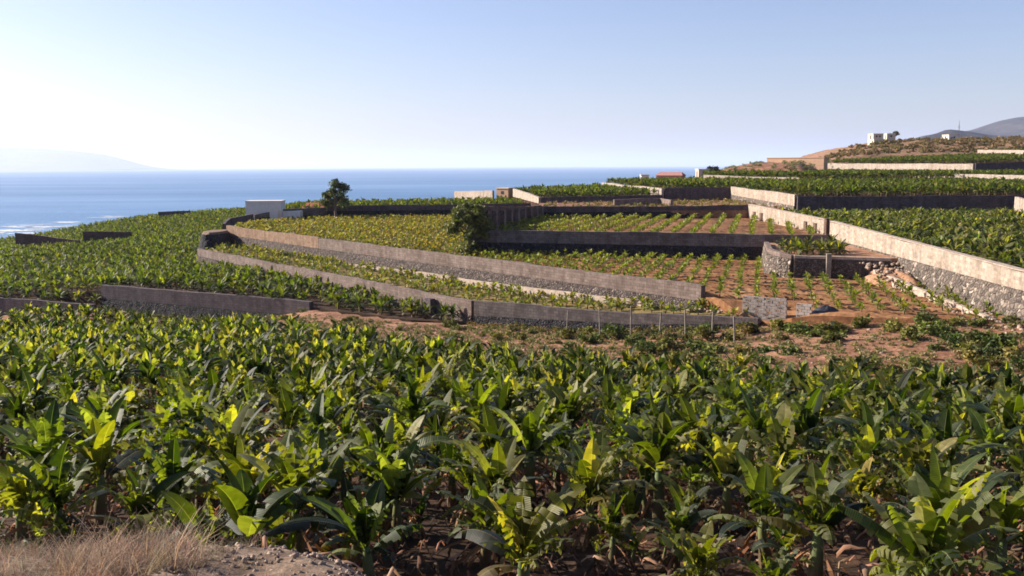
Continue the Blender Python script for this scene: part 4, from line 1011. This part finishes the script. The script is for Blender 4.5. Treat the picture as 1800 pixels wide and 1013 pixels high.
# perforated block screens
def screen(label, p0, p1, zb, rows, th=.2, bw=.4, bh=.2):
    L = math.dist(p0, p1); n = int(L / bw); d = np.array([(p1[0] - p0[0]) / L, (p1[1] - p0[1]) / L]); nn = np.array([-d[1], d[0]])
    V = []; F = []; rg = random.Random(2); C = []
    def bx(u0, u1, z0, z1, t):
        b = len(V)
        for z in (z0, z1):
            for u, s in ((u0, -t), (u1, -t), (u1, t), (u0, t)):
                q = np.array(p0) + d * u + nn * s; V.append((q[0], q[1], z))
        F.extend([(b + 3, b + 2, b + 1, b), (b + 4, b + 5, b + 6, b + 7), (b, b + 1, b + 5, b + 4), (b + 1, b + 2, b + 6, b + 5), (b + 2, b + 3, b + 7, b + 6), (b + 3, b, b + 4, b + 7)])
    for r in range(rows):
        o = (r % 2) * bw / 2
        for k in range(n + 1):
            u0 = k * bw - o + .012; u1 = u0 + bw - .024
            u0, u1 = max(0, u0), min(L, u1)
            if u1 - u0 < .05: continue
            t = th / 2 + rg.uniform(-.012, .02)
            z0 = zb + r * bh + .008; z1 = z0 + bh - .016
            if (r + k) % 2 == 0 and rg.random() < .8 and u1 - u0 > .3:   # hollow block: four thin sides
                w = .05; bx(u0, u0 + w, z0, z1, t); bx(u1 - w, u1, z0, z1, t); bx(u0 + w + .001, u1 - w - .001, z0, z0 + .04, t); bx(u0 + w + .001, u1 - w - .001, z1 - .04, z1, t)
            else: bx(u0, u1, z0, z1, t)
    o = mesh('block_screen', V, F, M['screen'], (p0[0], p0[1], zb)); return tag(o, label, 'block wall')
M['screen'] = plain('hollow_block', (.33, .28, .25), .9, .3, 5)
def zat(k, X, Y): return float(SL[k][1](np.array([X]), np.array([Y]))[0])
screen('perforated block wall panel standing free at the near edge of the red field', (16.9, 65.9), (19.6, 64.1), -11.25, 9)
screen('short perforated block pier right of the longer free-standing panel', (20.0, 63.2), (20.85, 62.5), -11.0, 7)
# dark tarpaulin heap
def heap(name, label, cat, X, Y, z, rx, ry, h, mat, seed, n=26, rough=.25):
    V = []; F = []; rows = 9
    for j in range(rows + 1):
        ph = j / rows * math.pi / 2
        for i in range(n):
            a = 2 * math.pi * i / n; q = 1 + rough * float(fbm(np.array([math.cos(a) * 2 + seed]), np.array([math.sin(a) * 2 + j * .25]), 4)[0])
            V.append((X + math.cos(a) * math.cos(ph) * rx * q, Y + math.sin(a) * math.cos(ph) * ry * q, z - .15 + math.sin(ph) * h * q))
    for j in range(rows):
        for i in range(n): F.append((j * n + i, j * n + (i + 1) % n, (j + 1) * n + (i + 1) % n, (j + 1) * n + i))
    return tag(mesh(name, V, F, M[mat], (X, Y, z), smooth=True), label, cat)
heap('tarpaulin_heap', 'dark tarpaulin-covered heap beside the short block pier', 'heap', 22.0, 62.9, -10.7, 1.15, .8, 1.05, 'tarp', 3)
heap('dirt_mound', 'orange dirt slope spilling off the right end of the raised bed', 'mound', 32.4, 76.8, -10.1, 2.2, 5.2, 1.3, 'soil_orange', 5, 60, .25)
heap('dirt_mound', 'small orange earth heap right of the long wall end, by the block panel', 'mound', 17.2, 65.9, -11.2, 1.3, .9, .6, 'soil_orange', 8, 30, .4)
# rubble stones
def rock_geo(seed, n1=7, n2=5):
    rng = np.random.RandomState(seed); V = []; F = []
    for j in range(n2 + 1):
        ph = math.pi * j / n2 - math.pi / 2
        for i in range(n1):
            a = 2 * math.pi * i / n1; r = rng.uniform(.55, 1.2); V.append((math.cos(a) * math.cos(ph) * r, math.sin(a) * math.cos(ph) * r * .8, math.sin(ph) * r * .65))
    for j in range(n2):
        for i in range(n1): F.append((j * n1 + i, j * n1 + (i + 1) % n1, (j + 1) * n1 + (i + 1) % n1, (j + 1) * n1 + i))
    c = np.array((.26, .19, .145)) * rng.uniform(.5, 1.3); return np.array(V) , np.array(F), np.tile(c, (len(V), 1))
rocks = [rock_geo(900 + i) for i in range(8)]
m_, nt_, b_ = nm('stone_chunks'); at = N(nt_, 'ShaderNodeAttribute'); at.attribute_name = 'Col'
cc_ = mixc(nt_, at.outputs[0], ramp(nt_, noise(nt_, pos(nt_), 4, 5, .6), [(.3, (.7, .7, .7)), (.7, (1.2, 1.2, 1.2))]), .9, 'MULTIPLY')
nt_.links.new(cc_, b_.inputs['Base Color']); b_.inputs['Roughness'].default_value = .95; bump(nt_, b_, noise(nt_, pos(nt_), 9, 5, .7), .04, .8); M['rocks'] = m_
def rockfield(poly, n, label, seed, s0, s1, zf, tint=.3):
    rng = np.random.RandomState(seed); xs = [p[0] for p in poly]; ys = [p[1] for p in poly]
    P = np.stack([rng.uniform(min(xs), max(xs), n * 3), rng.uniform(min(ys), max(ys), n * 3)], 1); P = P[pip(P, poly)][:n]
    merged('rubble', rocks, P, zf(P[:, 0], P[:, 1]), label, 'rubble', M['rocks'], s0, s1, tint, seed)
rockfield([(13.2, 69.4), (17.5, 66.8), (19, 65.6), (18, 67.6), (15.4, 70.8)], 60, 'tumbled stones at the near end of the long rubble wall', 91, .1, .35, lambda X, Y: zF(X, Y) + .1)
rockfield([(30.2, 80), (34, 80), (33.8, 70), (30.6, 70)], 130, 'pale stones tumbled on the orange dirt beside the raised bed', 92, .08, .3, lambda X, Y: -9.9 + np.clip((Y - 70) / 10, 0, 1) * 1.6)
rockfield([(31.0, 72), (32.6, 72), (32.4, 40), (29.5, 56)], 130, 'loose stones along the foot of the big rubble face', 93, .08, .28, lambda X, Y: np.maximum(G(X, Y), np.where(Y > 58, -10.0, -11)))
rockfield(STRIP, 260, 'loose stones scattered over the scrubby strip', 94, .06, .2, G)
rockfield([(-4.5, 8.2), (-2.9, 8.1), (-1.2, 7.8), (-.6, 6.5), (-.4, 5.5), (-3, 5.6)], 900, 'pale crumbly stones along the lip of the near bank', 95, .006, .04, G)

# fence posts in front of the dark grey wall
posts = [(995, 548, 590, 'short'), (1054, 545, 588, ''), (1108, 540, 596, ''), (1158, 552, 590, ''), (1204, 548, 592, ''), (1250, 551, 585, ''), (1290, 558, 586, '')]
for k, (px, yt, yb, _t) in enumerate(posts):
    X = (px - 900) / 1600.; s_ = 1.0
    Yp = 70.5 - 9.0 * k / 6 - 2.6; Xp = XatY(px, Yp + 1.2); zg = gz(Xp, Yp); zt = WY(px, yt, Yp)[2]; zt = max(zt, zg + 1.5)
    loc = (Xp, Yp, zg); tl = rs.uniform(-.06, .06)
    e = empty('fence_post', loc, 'pale upright fence post before the dark grey block wall, %s from the left of seven' % ordw[k], 'fence post', 'fence posts before the dark grey wall')
    tube('post', [(Xp, Yp, zg - .3), (Xp + tl, Yp, (zg + zt) / 2), (Xp + tl * 2, Yp, zt)], [.065, .06, .055], M['concrete'], loc, e, 6)
    tube('cap', [(Xp + tl * 2, Yp, zt + .004), (Xp + tl * 2, Yp, zt + .09)], [.075, .04], M['concrete'], loc, e, 6)
# stump-like gate post near the corner of the pinkish wall
s = (XatY(752, 78.5), 80.2 + 3.2)
wall('gate_post', 'dark stone gate post at the pinkish wall, left of the wall corner', [(-7.9, 83.6), (-7.3, 82.85)], -12.05, -14.3, th=.55, up='block_dark', cat='post')

# ------------------------------------------------------------------ near bank: dry grass, leaf litter
def grass_geo(seed, n, L, spread, lean, col):
    rng = np.random.RandomState(seed); V = []; F = []; C = []
    for i in range(n):
        a = rng.uniform(0, 6.28); r = rng.uniform(0, .06); b = np.array([math.cos(a) * r, math.sin(a) * r, 0]); az = rng.uniform(0, 6.28)
        el = R(rng.uniform(90 - spread, 92)); l = L * rng.uniform(.5, 1.15); w = rng.uniform(.0018, .004); s = np.array([-math.sin(az), math.cos(az), 0]) * w
        c = np.array(col) * rng.uniform(.6, 1.45); p = b; bi = len(V)
        for k in range(4):
            V += [p - s * (1 - k / 4.2), p + s * (1 - k / 4.2)]; C += [c, c]
            p = p + np.array([math.cos(az) * math.cos(el) + lean[0], math.sin(az) * math.cos(el) + lean[1], math.sin(el)]) * l / 3; el -= R(rng.uniform(8, 26))
        for k in range(3): F.append((bi + 2 * k, bi + 2 * k + 1, bi + 2 * k + 3, bi + 2 * k + 2))
    return np.array(V), np.array(F), np.array(C)
gr = [grass_geo(950 + i, 30, .34, 70, (.15, 0), ((.30, .215, .165), (.36, .27, .19), (.22, .155, .12))[i % 3]) for i in range(6)] + [grass_geo(960 + i, 7, .52, 55, (.2, .05), (.44, .34, .23)) for i in range(2)]
def on(P): return G(P[:, 0], P[:, 1]) - .02
rg = np.random.RandomState(6)
GP = [(-7.5, 8.4), (-3.6, 8.0), (-2.0, 7.8), (-1.7, 6.6), (-2.0, 5.4), (-2.8, 4.6), (-7, 6)]
P = scatter_poly(GP, .085, .5, rg); dens = np.clip(.25 + .9 * fbm(P[:, 0] * .8 + 2, P[:, 1] * .8, 3), .05, 1)
dc = np.exp(-(((P[:, 0] + 3.1) / .62) ** 2 + ((P[:, 1] - 7.1) / .8) ** 2)); P = P[rg.rand(len(P)) < np.clip(dens * .8 + dc, 0, 1)]
dc = np.exp(-(((P[:, 0] + 3.1) / .62) ** 2 + ((P[:, 1] - 7.1) / .8) ** 2))
big = dc > .45
merged('dry_grass', gr, P[big], on(P[big]), 'big fluffy clump of dry pale grass at the bottom left', 'dry grass', M['grass'], .7, 1.15, .3, 7)
merged('dry_grass', gr, P[~big], on(P[~big]), 'thin dry grass around the fluffy clump on the near bank', 'dry grass', M['grass'], .3, .7, .35, 8)
# leaf litter under the front plants
def litter_geo(seed):
    rng = np.random.RandomState(seed); V = []; F = []; C = []
    L = rng.uniform(.25, .6); w = rng.uniform(.015, .045); c = np.array((.30, .165, .105)) * rng.choice((.15, .3, .5, .8, 1.5)) * rng.uniform(.8, 1.2); n = 5; z = 0.03; tw = rng.uniform(-1.2, 1.2)
    for k in range(n + 1):
        t = k / n; x = (t - .5) * L; zz = z + .16 * math.sin(t * 3.1) * rng.uniform(.2, 1.4); a = tw * (t - .5) * 2
        V += [(x, -w * math.cos(a) * math.sin(.3 + 2.5 * t), zz - w * math.sin(a)), (x, 0, zz + .02), (x, w * math.cos(a) * math.sin(.3 + 2.5 * t), zz + w * math.sin(a))]; C += [c * rng.uniform(.8, 1.2)] * 3
    for k in range(n):
        b = k * 3; F += [(b, b + 1, b + 4, b + 3), (b + 1, b + 2, b + 5, b + 4)]
    return np.array(V), np.array(F), np.array(C)
lit = [litter_geo(970 + i) for i in range(14)]
LP = [(-22, 15), (-12, 9.2), (-5, 8.2), (-1.5, 8.0), (2, 6.2), (9, 7), (14, 9), (28, 42), (0, 48), (-24, 50)]
P = scatter_poly(LP, .3, .5, np.random.RandomState(9)); kp = np.random.RandomState(10).rand(len(P)) < np.clip(.85 - P[:, 1] / 50, .12, 1); P = P[kp]
merged('leaf_litter', lit, P, G(P[:, 0], P[:, 1]) + .01, 'curled brown dead banana leaves littering the dark soil', 'leaf litter', M['dry'], .6, 1.3, .3, 9)

# ------------------------------------------------------------------ haze
def haze():
    x0, x1, y0, y1, z0, z1 = -125000, 125000, -125000, 125000, SEA - 14, 620
    V = [(x, y, z) for z in (z0, z1) for x, y in ((x0, y0), (x1, y0), (x1, y1), (x0, y1))]
    F = [(3, 2, 1, 0), (4, 5, 6, 7), (0, 1, 5, 4), (1, 2, 6, 5), (2, 3, 7, 6), (3, 0, 4, 7)]
    m = bpy.data.materials.new('haze'); m.use_nodes = True; nt = m.node_tree; nt.nodes.clear()
    out = nt.nodes.new('ShaderNodeOutputMaterial'); v = nt.nodes.new('ShaderNodeVolumePrincipled')
    v.inputs['Color'].default_value = (.72, .80, 1.0, 1); v.inputs['Density'].default_value = 4.8e-5; v.inputs['Anisotropy'].default_value = .2
    nt.links.new(v.outputs[0], out.inputs['Volume'])
    o = mesh('haze', V, F, m); return tag(o, 'thin sea haze that pales the far island and mountain', 'haze', kind='stuff')
haze()
